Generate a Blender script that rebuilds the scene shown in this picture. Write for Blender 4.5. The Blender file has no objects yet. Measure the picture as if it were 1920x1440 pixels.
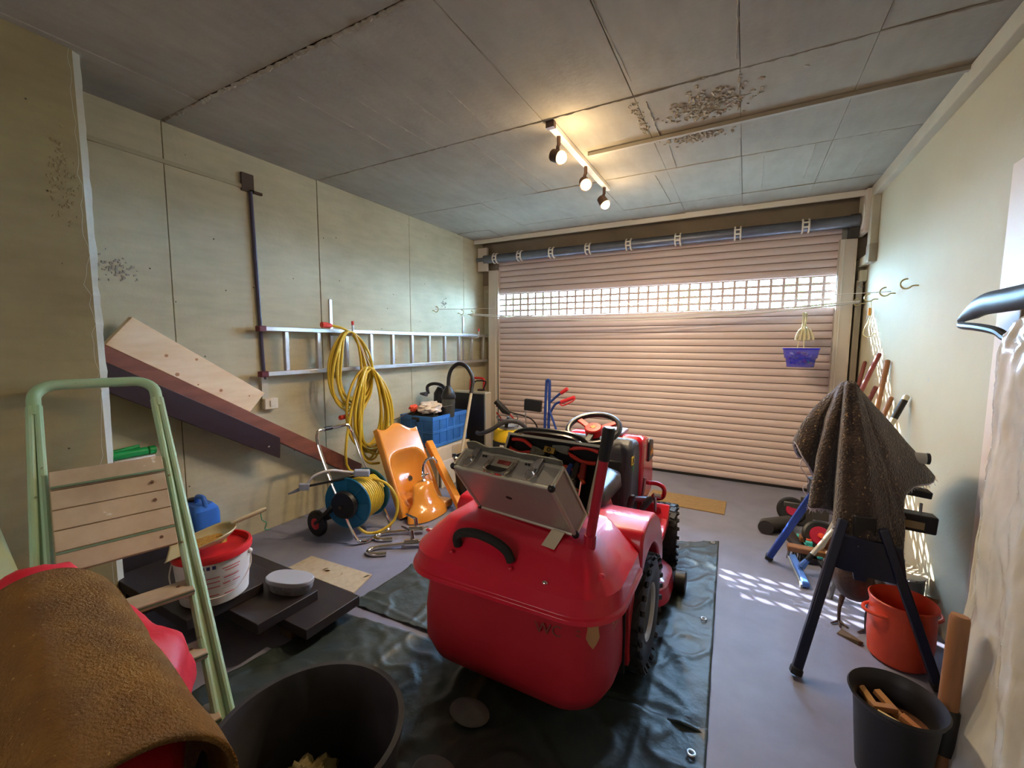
import bpy, math, random
from mathutils import Vector, Matrix, Euler, noise as mnoise

random.seed(7)
sc = bpy.context.scene
COL = sc.collection
PI = math.pi
V = Vector

# ------------------------------------------------------------------ camera
cam_d = bpy.data.cameras.new('camera')
cam_d.sensor_width = 36.0
cam_d.lens = 802.74 / 1920 * 36.0
cam_d.clip_start = 0.02
cam_o = bpy.data.objects.new('camera', cam_d)
COL.objects.link(cam_o)
_fw = V((-0.47311, 0.87590, -0.09466)).normalized()
_rt = V((0.87965, 0.47561, 0.00442)).normalized()
_up = _rt.cross(_fw)
cam_o.matrix_world = Matrix(((_rt.x, _up.x, -_fw.x, 0), (_rt.y, _up.y, -_fw.y, 0), (_rt.z, _up.z, -_fw.z, 1.3), (0, 0, 0, 1)))
sc.camera = cam_o

# ------------------------------------------------------------------ world, sun, exposure
sc.view_settings.view_transform = 'Standard'
sc.view_settings.look = 'None'
sc.view_settings.gamma = 1.0
sc.view_settings.use_curve_mapping = False
sc.view_settings.exposure = 0.12
w = bpy.data.worlds.new('sky')
sc.world = w
w.use_nodes = True
bg = w.node_tree.nodes['Background']
bg.inputs[0].default_value = (0.36, 0.64, 1.0, 1)
bg.inputs[1].default_value = 135.0

sun_d = bpy.data.lights.new('sun', 'SUN')
sun_d.energy = 22.0
sun_d.angle = 0.004
sun_d.color = (1.0, 0.97, 0.95)
sun_o = bpy.data.objects.new('sun', sun_d)
COL.objects.link(sun_o)
sun_o.rotation_euler = V((2.3, -1.97, -1.75)).to_track_quat('-Z', 'Y').to_euler()

# weak fill light added behind the camera to lift the near surfaces
fill_d = bpy.data.lights.new('fill_light', 'AREA')
fill_d.shape = 'RECTANGLE'
fill_d.size, fill_d.size_y = 1.3, 0.9
fill_d.energy = 15.0
fill_d.color = (1.0, 0.90, 0.88)
fill_o = bpy.data.objects.new('fill_light', fill_d)
COL.objects.link(fill_o)
fill_o.location = (-1.4, -1.64, 1.55)
fill_o.rotation_euler = (math.radians(90), 0, 0)

# ------------------------------------------------------------------ helpers
def lin(c):
    r = []
    for x in c:
        x = x / 255.0
        r.append(x / 12.92 if x <= 0.04045 else ((x + 0.055) / 1.055) ** 2.4)
    return tuple(r) + (1.0,)

MATS = {}
def mat(name, rgb, rough=0.5, metal=0.0, var=None, vscale=6.0, vamt=0.5, bump=0.0, bscale=60.0, spots=None, sscale=30.0, sthr=0.62,
        spec=0.5, coat=0.0, trans=0.0, alpha=1.0, emit=None, estr=0.0, stretch=(1, 1, 1), sheen=0.0, ior=1.45, det=5.0):
    """plain principled material: base colour, optional noise variation to a second colour, optional hard-edged spots, bump"""
    if name in MATS:
        return MATS[name]
    m = bpy.data.materials.new(name)
    m.use_nodes = True
    nt = m.node_tree
    N, L = nt.nodes, nt.links
    b = N['Principled BSDF']
    b.inputs['Roughness'].default_value = rough
    b.inputs['Metallic'].default_value = metal
    b.inputs['Specular IOR Level'].default_value = spec
    b.inputs['Coat Weight'].default_value = coat
    b.inputs['Transmission Weight'].default_value = trans
    b.inputs['Alpha'].default_value = alpha
    b.inputs['IOR'].default_value = ior
    if sheen: b.inputs['Sheen Weight'].default_value = sheen
    c = lin(rgb)
    b.inputs['Base Color'].default_value = c
    if emit:
        b.inputs['Emission Color'].default_value = lin(emit)
        b.inputs['Emission Strength'].default_value = estr
    co = None
    if var or bump or spots:
        tc = N.new('ShaderNodeTexCoord'); mp = N.new('ShaderNodeMapping')
        L.new(tc.outputs['Object'], mp.inputs['Vector'])
        mp.inputs['Scale'].default_value = stretch
        co = mp.outputs['Vector']
    cur = None
    if var:
        n = N.new('ShaderNodeTexNoise'); n.inputs['Scale'].default_value = vscale; n.inputs['Detail'].default_value = det
        n.inputs['Roughness'].default_value = 0.6
        L.new(co, n.inputs['Vector'])
        mr = N.new('ShaderNodeMapRange'); mr.inputs[1].default_value = 0.3; mr.inputs[2].default_value = 0.7
        L.new(n.outputs[0], mr.inputs[0])
        mx = N.new('ShaderNodeMix'); mx.data_type = 'RGBA'
        mx.inputs['A'].default_value = c; mx.inputs['B'].default_value = lin(var)
        ml = N.new('ShaderNodeMath'); ml.operation = 'MULTIPLY'; ml.inputs[1].default_value = vamt * 2
        ml.use_clamp = True
        L.new(mr.outputs[0], ml.inputs[0]); L.new(ml.outputs[0], mx.inputs['Factor'])
        cur = mx.outputs['Result']
    if spots:
        n = N.new('ShaderNodeTexNoise'); n.inputs['Scale'].default_value = sscale; n.inputs['Detail'].default_value = 3
        L.new(co, n.inputs['Vector'])
        mr = N.new('ShaderNodeMapRange'); mr.inputs[1].default_value = sthr; mr.inputs[2].default_value = sthr + 0.04
        L.new(n.outputs[0], mr.inputs[0])
        mx = N.new('ShaderNodeMix'); mx.data_type = 'RGBA'
        if cur: L.new(cur, mx.inputs['A'])
        else: mx.inputs['A'].default_value = c
        mx.inputs['B'].default_value = lin(spots)
        L.new(mr.outputs[0], mx.inputs['Factor'])
        cur = mx.outputs['Result']
    if cur: L.new(cur, b.inputs['Base Color'])
    if bump:
        n = N.new('ShaderNodeTexNoise'); n.inputs['Scale'].default_value = bscale; n.inputs['Detail'].default_value = 4
        L.new(co, n.inputs['Vector'])
        bp = N.new('ShaderNodeBump'); bp.inputs['Strength'].default_value = bump; bp.inputs['Distance'].default_value = 0.01
        L.new(n.outputs[0], bp.inputs['Height'])
        L.new(bp.outputs[0], b.inputs['Normal'])
    MATS[name] = m
    return m

def concrete(name, rgb, dark, rough=0.85, streak=(1, 1, 1), pits=True, bump=0.35):
    m = mat(name, rgb, rough=rough, var=dark, vscale=1.6, vamt=0.45, spec=0.25, det=8.0)
    nt = m.node_tree; N, L = nt.nodes, nt.links
    b = N['Principled BSDF']
    tc = N.new('ShaderNodeTexCoord')
    geo = tc.outputs['Object']
    old = b.inputs['Base Color'].links[0].from_socket
    # board-mark streaks
    mp = N.new('ShaderNodeMapping'); mp.inputs['Scale'].default_value = streak
    L.new(geo, mp.inputs['Vector'])
    n1 = N.new('ShaderNodeTexNoise'); n1.inputs['Scale'].default_value = 7; n1.inputs['Detail'].default_value = 6
    L.new(mp.outputs[0], n1.inputs['Vector'])
    r1 = N.new('ShaderNodeMapRange'); r1.inputs[1].default_value = 0.35; r1.inputs[2].default_value = 0.75; r1.inputs[3].default_value = 1.04; r1.inputs[4].default_value = 0.90
    L.new(n1.outputs[0], r1.inputs[0])
    mx = N.new('ShaderNodeMix'); mx.data_type = 'RGBA'; mx.blend_type = 'MULTIPLY'; mx.inputs['Factor'].default_value = 1
    L.new(old, mx.inputs['A']); L.new(r1.outputs[0], mx.inputs['B'])
    cur = mx.outputs['Result']
    # air-bubble pits
    vo = N.new('ShaderNodeTexVoronoi'); vo.inputs['Scale'].default_value = 9
    L.new(geo, vo.inputs['Vector'])
    r2 = N.new('ShaderNodeMapRange'); r2.inputs[1].default_value = 0.035; r2.inputs[2].default_value = 0.05; r2.inputs[3].default_value = 0.0; r2.inputs[4].default_value = 1.0
    L.new(vo.outputs['Distance'], r2.inputs[0])
    n2 = N.new('ShaderNodeTexNoise'); n2.inputs['Scale'].default_value = 45; n2.inputs['Detail'].default_value = 8
    L.new(geo, n2.inputs['Vector'])
    hs = N.new('ShaderNodeMath'); hs.operation = 'MULTIPLY_ADD'; hs.inputs[1].default_value = 0.5
    L.new(n2.outputs[0], hs.inputs[0])
    if pits:
        mx2 = N.new('ShaderNodeMix'); mx2.data_type = 'RGBA'
        mx2.inputs['A'].default_value = lin([x * 0.55 for x in dark])
        L.new(r2.outputs[0], mx2.inputs['Factor']); L.new(cur, mx2.inputs['B'])
        cur = mx2.outputs['Result']
        L.new(r2.outputs[0], hs.inputs[2])
    L.new(cur, b.inputs['Base Color'])
    bp = N.new('ShaderNodeBump'); bp.inputs['Strength'].default_value = bump; bp.inputs['Distance'].default_value = 0.006
    L.new(hs.outputs[0], bp.inputs['Height']); L.new(bp.outputs[0], b.inputs['Normal'])
    return m

class MB:
    """collects geometry in local coordinates and links it as one mesh object"""
    def __init__(self): self.v = []; self.f = []
    def add(self, vs, fs, M=None):
        k = len(self.v)
        for p in vs:
            p = V(p)
            self.v.append(M @ p if M is not None else p)
        for f in fs: self.f.append([i + k for i in f])
        return self
    def box(self, x0, x1, y0, y1, z0, z1, M=None):
        vs = [(x, y, z) for z in (z0, z1) for y in (y0, y1) for x in (x0, x1)]
        return self.add(vs, [(0, 2, 3, 1), (4, 5, 7, 6), (0, 1, 5, 4), (2, 6, 7, 3), (0, 4, 6, 2), (1, 3, 7, 5)], M)
    def obox(self, c, s, rot=(0, 0, 0)):
        M = Matrix.Translation(V(c)) @ Euler(rot).to_matrix().to_4x4()
        return self.box(-s[0] / 2, s[0] / 2, -s[1] / 2, s[1] / 2, -s[2] / 2, s[2] / 2, M)
    def beam(self, p0, p1, w, h, up=(0, 0, 1)):
        p0, p1 = V(p0), V(p1); d = p1 - p0; l = d.length; d.normalize()
        u = V(up); s = d.cross(u)
        if s.length < 1e-4: s = d.cross(V((1, 0, 0)))
        s.normalize(); u = s.cross(d)
        M = Matrix(((d.x, s.x, u.x, p0.x), (d.y, s.y, u.y, p0.y), (d.z, s.z, u.z, p0.z), (0, 0, 0, 1)))
        return self.box(0, l, -w / 2, w / 2, -h / 2, h / 2, M)
    def quad(self, a, b, c, d, t):
        """slab from four corners (counter-clockwise seen from outside) with thickness t inwards"""
        a, b, c, d = V(a), V(b), V(c), V(d)
        n = (b - a).cross(d - a).normalized() * -t
        return self.add([a, b, c, d, a + n, b + n, c + n, d + n], [(0, 1, 2, 3), (7, 6, 5, 4), (0, 4, 5, 1), (1, 5, 6, 2), (2, 6, 7, 3), (3, 7, 4, 0)])
    def tube(self, pts, r, seg=8, closed=False, caps=True, flat=1.0):
        pts = [V(p) for p in pts]; n = len(pts)
        rs = r if isinstance(r, (list, tuple)) else [r] * n
        T = []
        for i in range(n):
            if closed: t = pts[(i + 1) % n] - pts[i - 1]
            else: t = pts[min(i + 1, n - 1)] - pts[max(i - 1, 0)]
            if t.length < 1e-9: t = V((0, 0, 1))
            T.append(t.normalized())
        u = T[0].orthogonal().normalized()
        k = len(self.v)
        for i in range(n):
            u = (u - T[i] * u.dot(T[i]))
            if u.length < 1e-6: u = T[i].orthogonal()
            u.normalize(); w_ = T[i].cross(u)
            for j in range(seg):
                a = 2 * PI * j / seg
                self.v.append(pts[i] + u * (math.cos(a) * rs[i]) + w_ * (math.sin(a) * rs[i] * flat))
        m = n if closed else n - 1
        for i in range(m):
            i2 = (i + 1) % n
            for j in range(seg):
                j2 = (j + 1) % seg
                self.f.append([k + i * seg + j, k + i * seg + j2, k + i2 * seg + j2, k + i2 * seg + j])
        if caps and not closed:
            self.f.append([k + j for j in reversed(range(seg))])
            self.f.append([k + (n - 1) * seg + j for j in range(seg)])
        return self
    def cyl(self, p0, p1, r, seg=16): return self.tube([p0, p1], r, seg)
    def lathe(self, prof, seg=24, M=None, sx=1.0, sy=1.0):
        vs = []; fs = []; n = len(prof)
        for (r, z) in prof:
            for j in range(seg):
                a = 2 * PI * j / seg
                vs.append((math.cos(a) * r * sx, math.sin(a) * r * sy, z))
        for i in range(n - 1):
            for j in range(seg):
                j2 = (j + 1) % seg
                fs.append([i * seg + j, i * seg + j2, (i + 1) * seg + j2, (i + 1) * seg + j])
        if prof[0][0] > 1e-6 and prof[0] != prof[-1]: fs.append([j for j in reversed(range(seg))])
        if prof[-1][0] > 1e-6 and prof[0] != prof[-1]: fs.append([(n - 1) * seg + j for j in range(seg)])
        return self.add(vs, fs, M)
    def prism(self, poly, z0, z1, M=None):
        n = len(poly)
        vs = [(p[0], p[1], z0) for p in poly] + [(p[0], p[1], z1) for p in poly]
        fs = [list(reversed(range(n))), list(range(n, 2 * n))] + [[i, (i + 1) % n, n + (i + 1) % n, n + i] for i in range(n)]
        return self.add(vs, fs, M)
    def loft(self, rings, caps=(True, True), closed=True):
        n = len(rings[0]); vs = [p for r in rings for p in r]; fs = []
        for i in range(len(rings) - 1):
            for j in range(n if closed else n - 1):
                j2 = (j + 1) % n
                fs.append([i * n + j, i * n + j2, (i + 1) * n + j2, (i + 1) * n + j])
        if caps[0]: fs.append(list(reversed(range(n))))
        if caps[1]: fs.append([(len(rings) - 1) * n + j for j in range(n)])
        return self.add(vs, fs)
    def grid(self, fn, nu, nv):
        vs = [fn(i / nu, j / nv) for j in range(nv + 1) for i in range(nu + 1)]
        fs = [[j * (nu + 1) + i, j * (nu + 1) + i + 1, (j + 1) * (nu + 1) + i + 1, (j + 1) * (nu + 1) + i] for j in range(nv) for i in range(nu)]
        return self.add(vs, fs)
    def ball(self, c, r, seg=12, rings=8, M=None):
        r = r if isinstance(r, (tuple, list)) else (r, r, r)
        prof = [(max(math.sin(PI * i / rings), 0.001 if i in (0, rings) else 0), -math.cos(PI * i / rings)) for i in range(rings + 1)]
        MM = Matrix.Translation(V(c)) @ Matrix.Diagonal((r[0], r[1], r[2], 1))
        return self.lathe(prof, seg, (M @ MM) if M is not None else MM)
    def build(self, name, m, parent=None, world=False, smooth=True, angle=35, bevel=0.0, bseg=2, thick=0.0, sub=0, fix=True):
        vs = self.v
        if world and parent is not None:
            inv = WM[parent.name].inverted()
            vs = [inv @ p for p in vs]
        me = bpy.data.meshes.new(name)
        me.from_pydata([tuple(p) for p in vs], [], self.f)
        if fix:
            import bmesh
            bm = bmesh.new(); bm.from_mesh(me)
            bmesh.ops.remove_doubles(bm, verts=bm.verts, dist=1e-6)
            bmesh.ops.recalc_face_normals(bm, faces=bm.faces)
            bm.to_mesh(me); bm.free()
        if smooth:
            me.polygons.foreach_set('use_smooth', [True] * len(me.polygons))
            me.set_sharp_from_angle(angle=math.radians(angle))
        me.update()
        me.materials.append(m)
        o = bpy.data.objects.new(name, me)
        COL.objects.link(o)
        if parent is not None: o.parent = parent
        WM[o.name] = WM[parent.name].copy() if parent is not None else Matrix.Identity(4)
        if thick:
            s = o.modifiers.new('solid', 'SOLIDIFY'); s.thickness = thick; s.offset = 0
        if bevel:
            bv = o.modifiers.new('bevel', 'BEVEL'); bv.width = bevel; bv.segments = bseg; bv.limit_method = 'ANGLE'; bv.angle_limit = math.radians(40)
        if sub:
            s = o.modifiers.new('sub', 'SUBSURF'); s.levels = sub; s.render_levels = sub
        return o

WM = {}
def tag(o, label=None, cat=None, group=None, kind=None):
    if label: o['label'] = label
    if cat: o['category'] = cat
    if group: o['group'] = group
    if kind: o['kind'] = kind
    return o
def thing(name, label, cat, loc=(0, 0, 0), rotz=0.0, group=None, kind=None, rot=None):
    o = bpy.data.objects.new(name, None)
    COL.objects.link(o)
    o.empty_display_size = 0.05
    o.location = loc; o.rotation_euler = rot if rot else (0, 0, rotz)
    WM[o.name] = Matrix.Translation(V(loc)) @ Euler(rot if rot else (0, 0, rotz)).to_matrix().to_4x4()
    return tag(o, label, cat, group, kind)
def struct(o, label=None, cat=None): return tag(o, label, cat, kind='structure')
def link_copy(src, name, parent, M=None):
    c = src.copy(); COL.objects.link(c); c.name = name; c.parent = parent
    if M is not None: c.matrix_local = M
    WM[c.name] = (WM[parent.name] if parent is not None else Matrix.Identity(4)) @ (M if M is not None else src.matrix_local)
    return c
def spline(pts, n=8, closed=False):
    """catmull-rom through points"""
    P = [V(p) for p in pts]; out = []; k = len(P)
    rng = range(k if closed else k - 1)
    for i in rng:
        if closed: a, b, c, d = P[i - 1], P[i], P[(i + 1) % k], P[(i + 2) % k]
        else: a, b, c, d = P[max(i - 1, 0)], P[i], P[i + 1], P[min(i + 2, k - 1)]
        for s in range(n):
            t = s / n
            out.append(0.5 * ((2 * b) + (c - a) * t + (2 * a - 5 * b + 4 * c - d) * t * t + (3 * b - 3 * c + d - a) * t ** 3))
    if not closed: out.append(P[-1])
    return out
def rrect(x0, x1, y0, y1, r, z, n=4):
    pts = []
    for (cx, cy, a0) in ((x1 - r, y1 - r, 0), (x0 + r, y1 - r, PI / 2), (x0 + r, y0 + r, PI), (x1 - r, y0 + r, 1.5 * PI)):
        for i in range(n + 1):
            a = a0 + PI / 2 * i / n
            pts.append((cx + r * math.cos(a), cy + r * math.sin(a), z))
    return pts
def text_mesh(s, size, m, name, parent, M, depth=0.0004):
    cu = bpy.data.curves.new('print', 'FONT'); cu.body = s; cu.size = size; cu.extrude = depth; cu.align_x = 'CENTER'; cu.align_y = 'CENTER'
    t = bpy.data.objects.new('print', cu); COL.objects.link(t)
    dg = bpy.context.evaluated_depsgraph_get()
    me = bpy.data.meshes.new_from_object(t.evaluated_get(dg))
    bpy.data.objects.remove(t); bpy.data.curves.remove(cu)
    me.name = name
    me.materials.clear(); me.materials.append(m)
    me.transform(WM[parent.name].inverted() @ M if parent is not None and parent.name in WM else M)
    o = bpy.data.objects.new(name, me); COL.objects.link(o); o.parent = parent
    return o
def frame(o, xdir, zdir):
    """matrix with origin o, x axis xdir, z axis as close to zdir as possible"""
    x = V(xdir).normalized(); z = V(zdir); z = (z - x * z.dot(x)).normalized(); y = z.cross(x)
    return Matrix(((x.x, y.x, z.x, o[0]), (x.y, y.y, z.y, o[1]), (x.z, y.z, z.z, o[2]), (0, 0, 0, 1)))
# ================================================================== THE ROOM
XL, XR, YB, YD, ZC = -2.86, 0.84, -1.7, 4.51, 2.5
M_wall = concrete('wall_concrete', (198, 189, 158), (172, 163, 134), streak=(1, 0.6, 3.0))
M_ceil = concrete('ceiling_concrete', (156, 147, 131), (134, 126, 112), streak=(2.5, 0.7, 1), pits=False, bump=0.5)
M_plast = mat('plaster', (196, 187, 158), 0.8, var=(182, 174, 147), vscale=1.3, vamt=0.35, bump=0.10, bscale=90, spec=0.2, spots=(176, 176, 168), sscale=5, sthr=0.72)
M_floor = concrete('floor_concrete', (132, 134, 154), (112, 112, 128), rough=0.42, streak=(1, 1, 1), pits=False, bump=0.10)
M_pier_dim = concrete('pier_concrete_dimmed', (150, 134, 94), (126, 112, 78), streak=(1, 0.6, 3.0))  # wall concrete with shade put into its colour, offsetting the added fill
M_rough = concrete('crumbled_concrete', (168, 160, 144), (140, 133, 118), pits=False, bump=0.8)
M_cham = concrete('chamfer_concrete', (205, 203, 186), (170, 166, 148), bump=0.6)
M_dark = mat('dark_gap', (62, 56, 48), 0.9)

# floor
b = MB(); b.box(XL - 0.3, XR + 0.3, YB - 0.3, 4.72, -0.15, 0.0)
floor = struct(b.build('floor', M_floor, smooth=False), 'grey lilac smooth concrete garage floor', 'floor')

# left wall: backing with formwork panels proud of it
b = MB(); b.box(XL - 0.25, XL - 0.012, YB, 4.75, 0, ZC + 0.2)
wall_left = struct(b.build('wall_left', M_dark, smooth=False), 'bare board-marked concrete side wall', 'wall')
ys = [YB, -0.75, 0.25, 1.25, 2.22, 3.22, 4.12, 4.74]
for i in range(len(ys) - 1):
    g = 0.0018 if i not in (3, 4) else 0.003
    b = MB(); b.box(XL - 0.02, XL + random.uniform(-0.001, 0.002), ys[i] + g, ys[i + 1] - g, 0.0, ZC + 0.05)
    b.build('concrete_panel', M_wall, wall_left, smooth=False, bevel=0.002)

# pillar / return wall on the near left with a chamfered light edge
b = MB(); b.prism([(XL, YB), (-2.5, YB), (-2.5, 0.795), (XL, 0.795)], 0, ZC)
pillar = struct(b.build('wall_pillar', M_pier_dim, smooth=False), 'concrete pier with pale chipped edge at left', 'pillar')
rings = []
rnd = random.Random(3)
for k in range(61):
    z = ZC * k / 60
    a = rnd.uniform(-0.006, 0.008) if rnd.random() < 0.75 else rnd.uniform(-0.018, 0.012)
    rings.append([(-2.5 + 0.0005, 0.796 - 0.012 + a, z), (-2.52, 0.825 + a * 0.3, z), (-2.56, 0.83, z), (-2.56, 0.78, z)])
b = MB(); b.loft(rings)
b.build('chamfered_edge', M_cham, pillar, smooth=False)

# right wall
b = MB(); b.box(XR, XR + 0.25, YB, 4.75, 0, ZC + 0.2)
wall_right = struct(b.build('wall_right', M_plast, smooth=False), 'smooth cream painted plaster side wall', 'wall')

# back wall behind the camera
b = MB(); b.box(XL, XR, YB - 0.15, YB, 0, ZC)
wall_back = struct(b.build('wall_back', M_plast, smooth=False), 'plastered rear wall behind the camera', 'wall')

wn = struct(thing('added_window_1', 'added frosted window behind the fill light', 'window', (-1.4, YB, 1.55)))  # made-up window, added on the unseen rear wall to go with the fill
b = MB(); b.box(-0.65, 0.65, 0.0, 0.012, -0.45, 0.45); b.build('pane', mat('frosted_glass', (226, 232, 236), 0.6), wn, smooth=False)
for x0, x1, z0, z1 in ((-0.70, 0.70, 0.45, 0.50), (-0.70, 0.70, -0.50, -0.45), (-0.70, -0.65, -0.45, 0.45), (0.65, 0.70, -0.45, 0.45)):
    b = MB(); b.box(x0, x1, 0.0, 0.03, z0, z1); b.build('added_window_frame', mat('frame_white', (226, 224, 216), 0.5), wn, smooth=False)

# ceiling: slab with recessed joints between the formwork panels
b = MB(); b.box(XL - 0.25, XR + 0.25, YB - 0.15, 4.75, ZC + 0.012, ZC + 0.2)
ceiling = struct(b.build('ceiling', M_dark, smooth=False), 'raw concrete ceiling with formwork joints', 'ceiling')
cx_ = [XL - 0.05, -2.46, -2.06, -1.51, -1.02, -0.535, -0.075, 0.40, XR + 0.05]
cy_ = [YB, -0.75, 0.25, 1.25, 2.22, 3.22, 4.0, 4.34]
rnd = random.Random(5)
for j in range(len(cy_) - 1):
    for i in range(len(cx_) - 1):
        gx = 0.0006 if j == 6 else rnd.choice((0.0005, 0.0010, 0.0018))
        gy0 = 0.007 if cy_[j] == 1.25 else 0.0022
        gy1 = 0.007 if cy_[j + 1] == 1.25 else 0.0022
        b = MB(); b.box(cx_[i] + gx, cx_[i + 1] - gx, cy_[j] + gy0, cy_[j + 1] - gy1, ZC + rnd.uniform(-0.003, 0.002), ZC + 0.02)
        b.build('concrete_panel', M_ceil, ceiling, smooth=False, bevel=0.0015)
# ragged grout ridges standing out of the joints
rnd = random.Random(11)
def ridge(p0, p1, wdt, hgt, n, name='grout_ridge'):
    p0, p1 = V(p0), V(p1); d = (p1 - p0); s = V((-d.y, d.x, 0)).normalized(); rings = []
    for k in range(n + 1):
        t = k / n; p = p0 + d * t + s * rnd.uniform(-0.4, 0.4) * wdt
        wv = wdt * rnd.uniform(0.3, 1.2); h = hgt * rnd.uniform(0.15, 1.2)
        rings.append([p - s * wv + V((0, 0, 0.004)), p + V((0, 0, -h)), p + s * wv + V((0, 0, 0.004))])
    b = MB(); b.loft(rings); b.build(name, M_rough, ceiling, smooth=False)
ridge((-2.83, 1.256, ZC), (-1.2, 1.258, ZC), 0.012, 0.012, 110)
ridge((-1.2, 1.256, ZC), (0.8, 1.256, ZC), 0.010, 0.010, 120)
ridge((-2.83, 2.222, ZC), (0.8, 2.226, ZC), 0.004, 0.006, 160)
ridge((-2.8, 3.22, ZC), (0.8, 3.22, ZC), 0.003, 0.004, 120)
ridge((-2.8, 4.0, ZC), (0.8, 4.0, ZC), 0.002, 0.003, 100)
for x, y0, y1, w_, h in ((-1.51, 1.28, 1.9, 0.004, 0.004), (-1.75, 1.62, 2.2, 0.004, 0.007), (-1.98, 1.45, 2.1, 0.003, 0.008), (-1.3, 1.75, 2.15, 0.003, 0.005),
                         (-1.02, 1.3, 1.75, 0.004, 0.003), (-0.535, 1.4, 2.1, 0.004, 0.003), (-0.075, 1.6, 2.15, 0.006, 0.005), (-0.49, 2.3, 2.7, 0.006, 0.004),
                         (-0.46, 2.85, 3.2, 0.004, 0.004), (-0.075, 2.25, 2.6, 0.004, 0.004), (-0.08, 2.95, 3.9, 0.004, 0.004), (0.05, 3.3, 3.9, 0.004, 0.003),
                         (0.32, 3.25, 3.85, 0.003, 0.004), (0.42, 3.3, 3.95, 0.003, 0.004), (0.62, 3.2, 3.95, 0.004, 0.004), (-0.62, 3.3, 3.95, 0.003, 0.003), (-2.3, 1.6, 2.9, 0.002, 0.003),
                         (-1.9, 2.4, 3.1, 0.003, 0.003), (-1.4, 2.5, 3.9, 0.002, 0.003)):
    ridge((x, y0, ZC), (x + rnd.uniform(-0.02, 0.02), y1, ZC), w_, h, 24)
# crumbled patch of concrete by the cable duct
b = MB()
for k in range(420):
    u, v_ = rnd.gauss(0, 1), rnd.gauss(0, 1)
    x, y = (-0.22 + 0.09 * u, 2.47 + 0.075 * v_) if k < 300 else (-0.30 + 0.08 * u, 2.80 + 0.03 * v_)
    if 2.62 < y < 2.71: continue
    s = rnd.uniform(0.004, 0.014)
    b.obox((x, y, ZC + 0.001), (s * rnd.uniform(1, 2.4), s, 0.010), (rnd.uniform(-.4, .4), rnd.uniform(-.4, .4), rnd.uniform(0, 3)))
tag(b.build('crumbled_patch', M_rough, ceiling, smooth=False), kind='stuff')
b = MB()
for k in range(70):
    x, y = -0.55 + rnd.gauss(0, 0.012), 2.28 + 0.36 * rnd.random()
    s = rnd.uniform(0.004, 0.010)
    b.obox((x, y, ZC + 0.001), (s, s * 1.5, 0.008), (rnd.uniform(-.4, .4), rnd.uniform(-.4, .4), rnd.uniform(0, 3)))
tag(b.build('crumbled_patch', M_rough, ceiling, smooth=False), kind='stuff')
# rough blow-holes in the side wall and pillar
for (yy, zz, sy, sz, n) in ((1.0, 1.68, 0.045, 0.03, 60), (3.75, 1.72, 0.03, 0.02, 20)):
    b = MB()
    for k in range(n):
        s = rnd.uniform(0.003, 0.010)
        b.obox((XL + 0.001, yy + rnd.gauss(0, sy), zz + rnd.gauss(0, sz)), (0.007, s * 1.6, s), (rnd.uniform(0, 3), 0.2, 0.2))
    tag(b.build('crumbled_patch', M_rough, wall_left, smooth=False), kind='stuff')
b = MB()
for k in range(90):
    s = rnd.uniform(0.003, 0.010)
    b.obox((-2.5 + 0.0005, 0.73 + rnd.gauss(0, 0.025), 1.95 + rnd.gauss(0, 0.09)), (0.006, s, s * 1.5), (rnd.uniform(0, 3), 0.2, 0.2))
tag(b.build('crumbled_patch', M_pier_dim, pillar, smooth=False), kind='stuff')

# front wall around the garage opening
M_lint = mat('lintel_brown', (128, 112, 92), 0.8, var=(150, 134, 112), vscale=4, vamt=0.4)
b = MB()
b.box(XL - 0.2, -2.70, 4.56, 4.75, 0, ZC); b.box(0.74, XR + 0.2, 4.56, 4.75, 0, ZC); b.box(-2.70, 0.74, 4.60, 4.75, 2.2, ZC)
wall_front = struct(b.build('wall_front', M_plast, smooth=False), 'wall around the garage door opening', 'wall')
b = MB(); b.box(XL, XR, 4.535, 4.60, 2.20, ZC + 0.02); b.box(XL, -2.61, 4.535, 4.60, 2.0, 2.20); b.box(0.66, XR, 4.535, 4.60, 2.0, 2.20)
b.build('lintel', M_lint, wall_front, smooth=False)
M_white = mat('white_metal', (222, 214, 202), 0.45, var=(205, 196, 184), vscale=3, vamt=0.3)
M_wtrim = mat('white_trim', (232, 230, 222), 0.5)
b = MB(); b.box(XL, XR, 4.335, 4.36, 2.455, ZC + 0.02)
struct(b.build('trim_1', M_wtrim, bevel=0.003), 'pale strip edging the ceiling above the roller tube', 'trim')

# ------------------------------------------------------------------ roller door
M_slat = mat('slat_paint', (222, 204, 202), 0.40, var=(214, 195, 192), vscale=2.2, vamt=0.4, spec=0.5)
door = struct(thing('door_1', 'cream roller garage door of narrow horizontal slats', 'door', (0, YD, 0)))
PT = 0.0665
prof = []
for k in range(7):
    t = k / 6
    prof.append((-0.012 * math.sin(PI * (0.08 + 0.84 * t)) ** 0.7, 0.0035 + (PT - 0.007) * t))
prof = prof + [(0.012, PT - 0.0035), (0.012, 0.0035)]
b = MB()
X0, X1 = -2.615, 0.665
b.add([(X0, y, z) for y, z in prof] + [(X1, y, z) for y, z in prof],
      [[i, (i + 1) % len(prof), len(prof) + (i + 1) % len(prof), len(prof) + i] for i in range(len(prof))] + [list(range(len(prof)))[::-1], [len(prof) + i for i in range(len(prof))]])
s0 = b.build('slat', M_slat, door)
s0.location.z = 0.02
b = MB(); b.box(X0, X1, -0.003, 0.003, 0, 2.3)
zg0 = 0.02 + 24 * PT
b = MB(); b.box(X0, X1, 0.010, 0.014, 0.0, zg0); b.box(X0, X1, 0.010, 0.014, zg0 + 4 * PT, 2.33)
b.build('slat_hinges', mat('hinge_brown', (120, 98, 84), 0.7), door, smooth=False)
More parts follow.
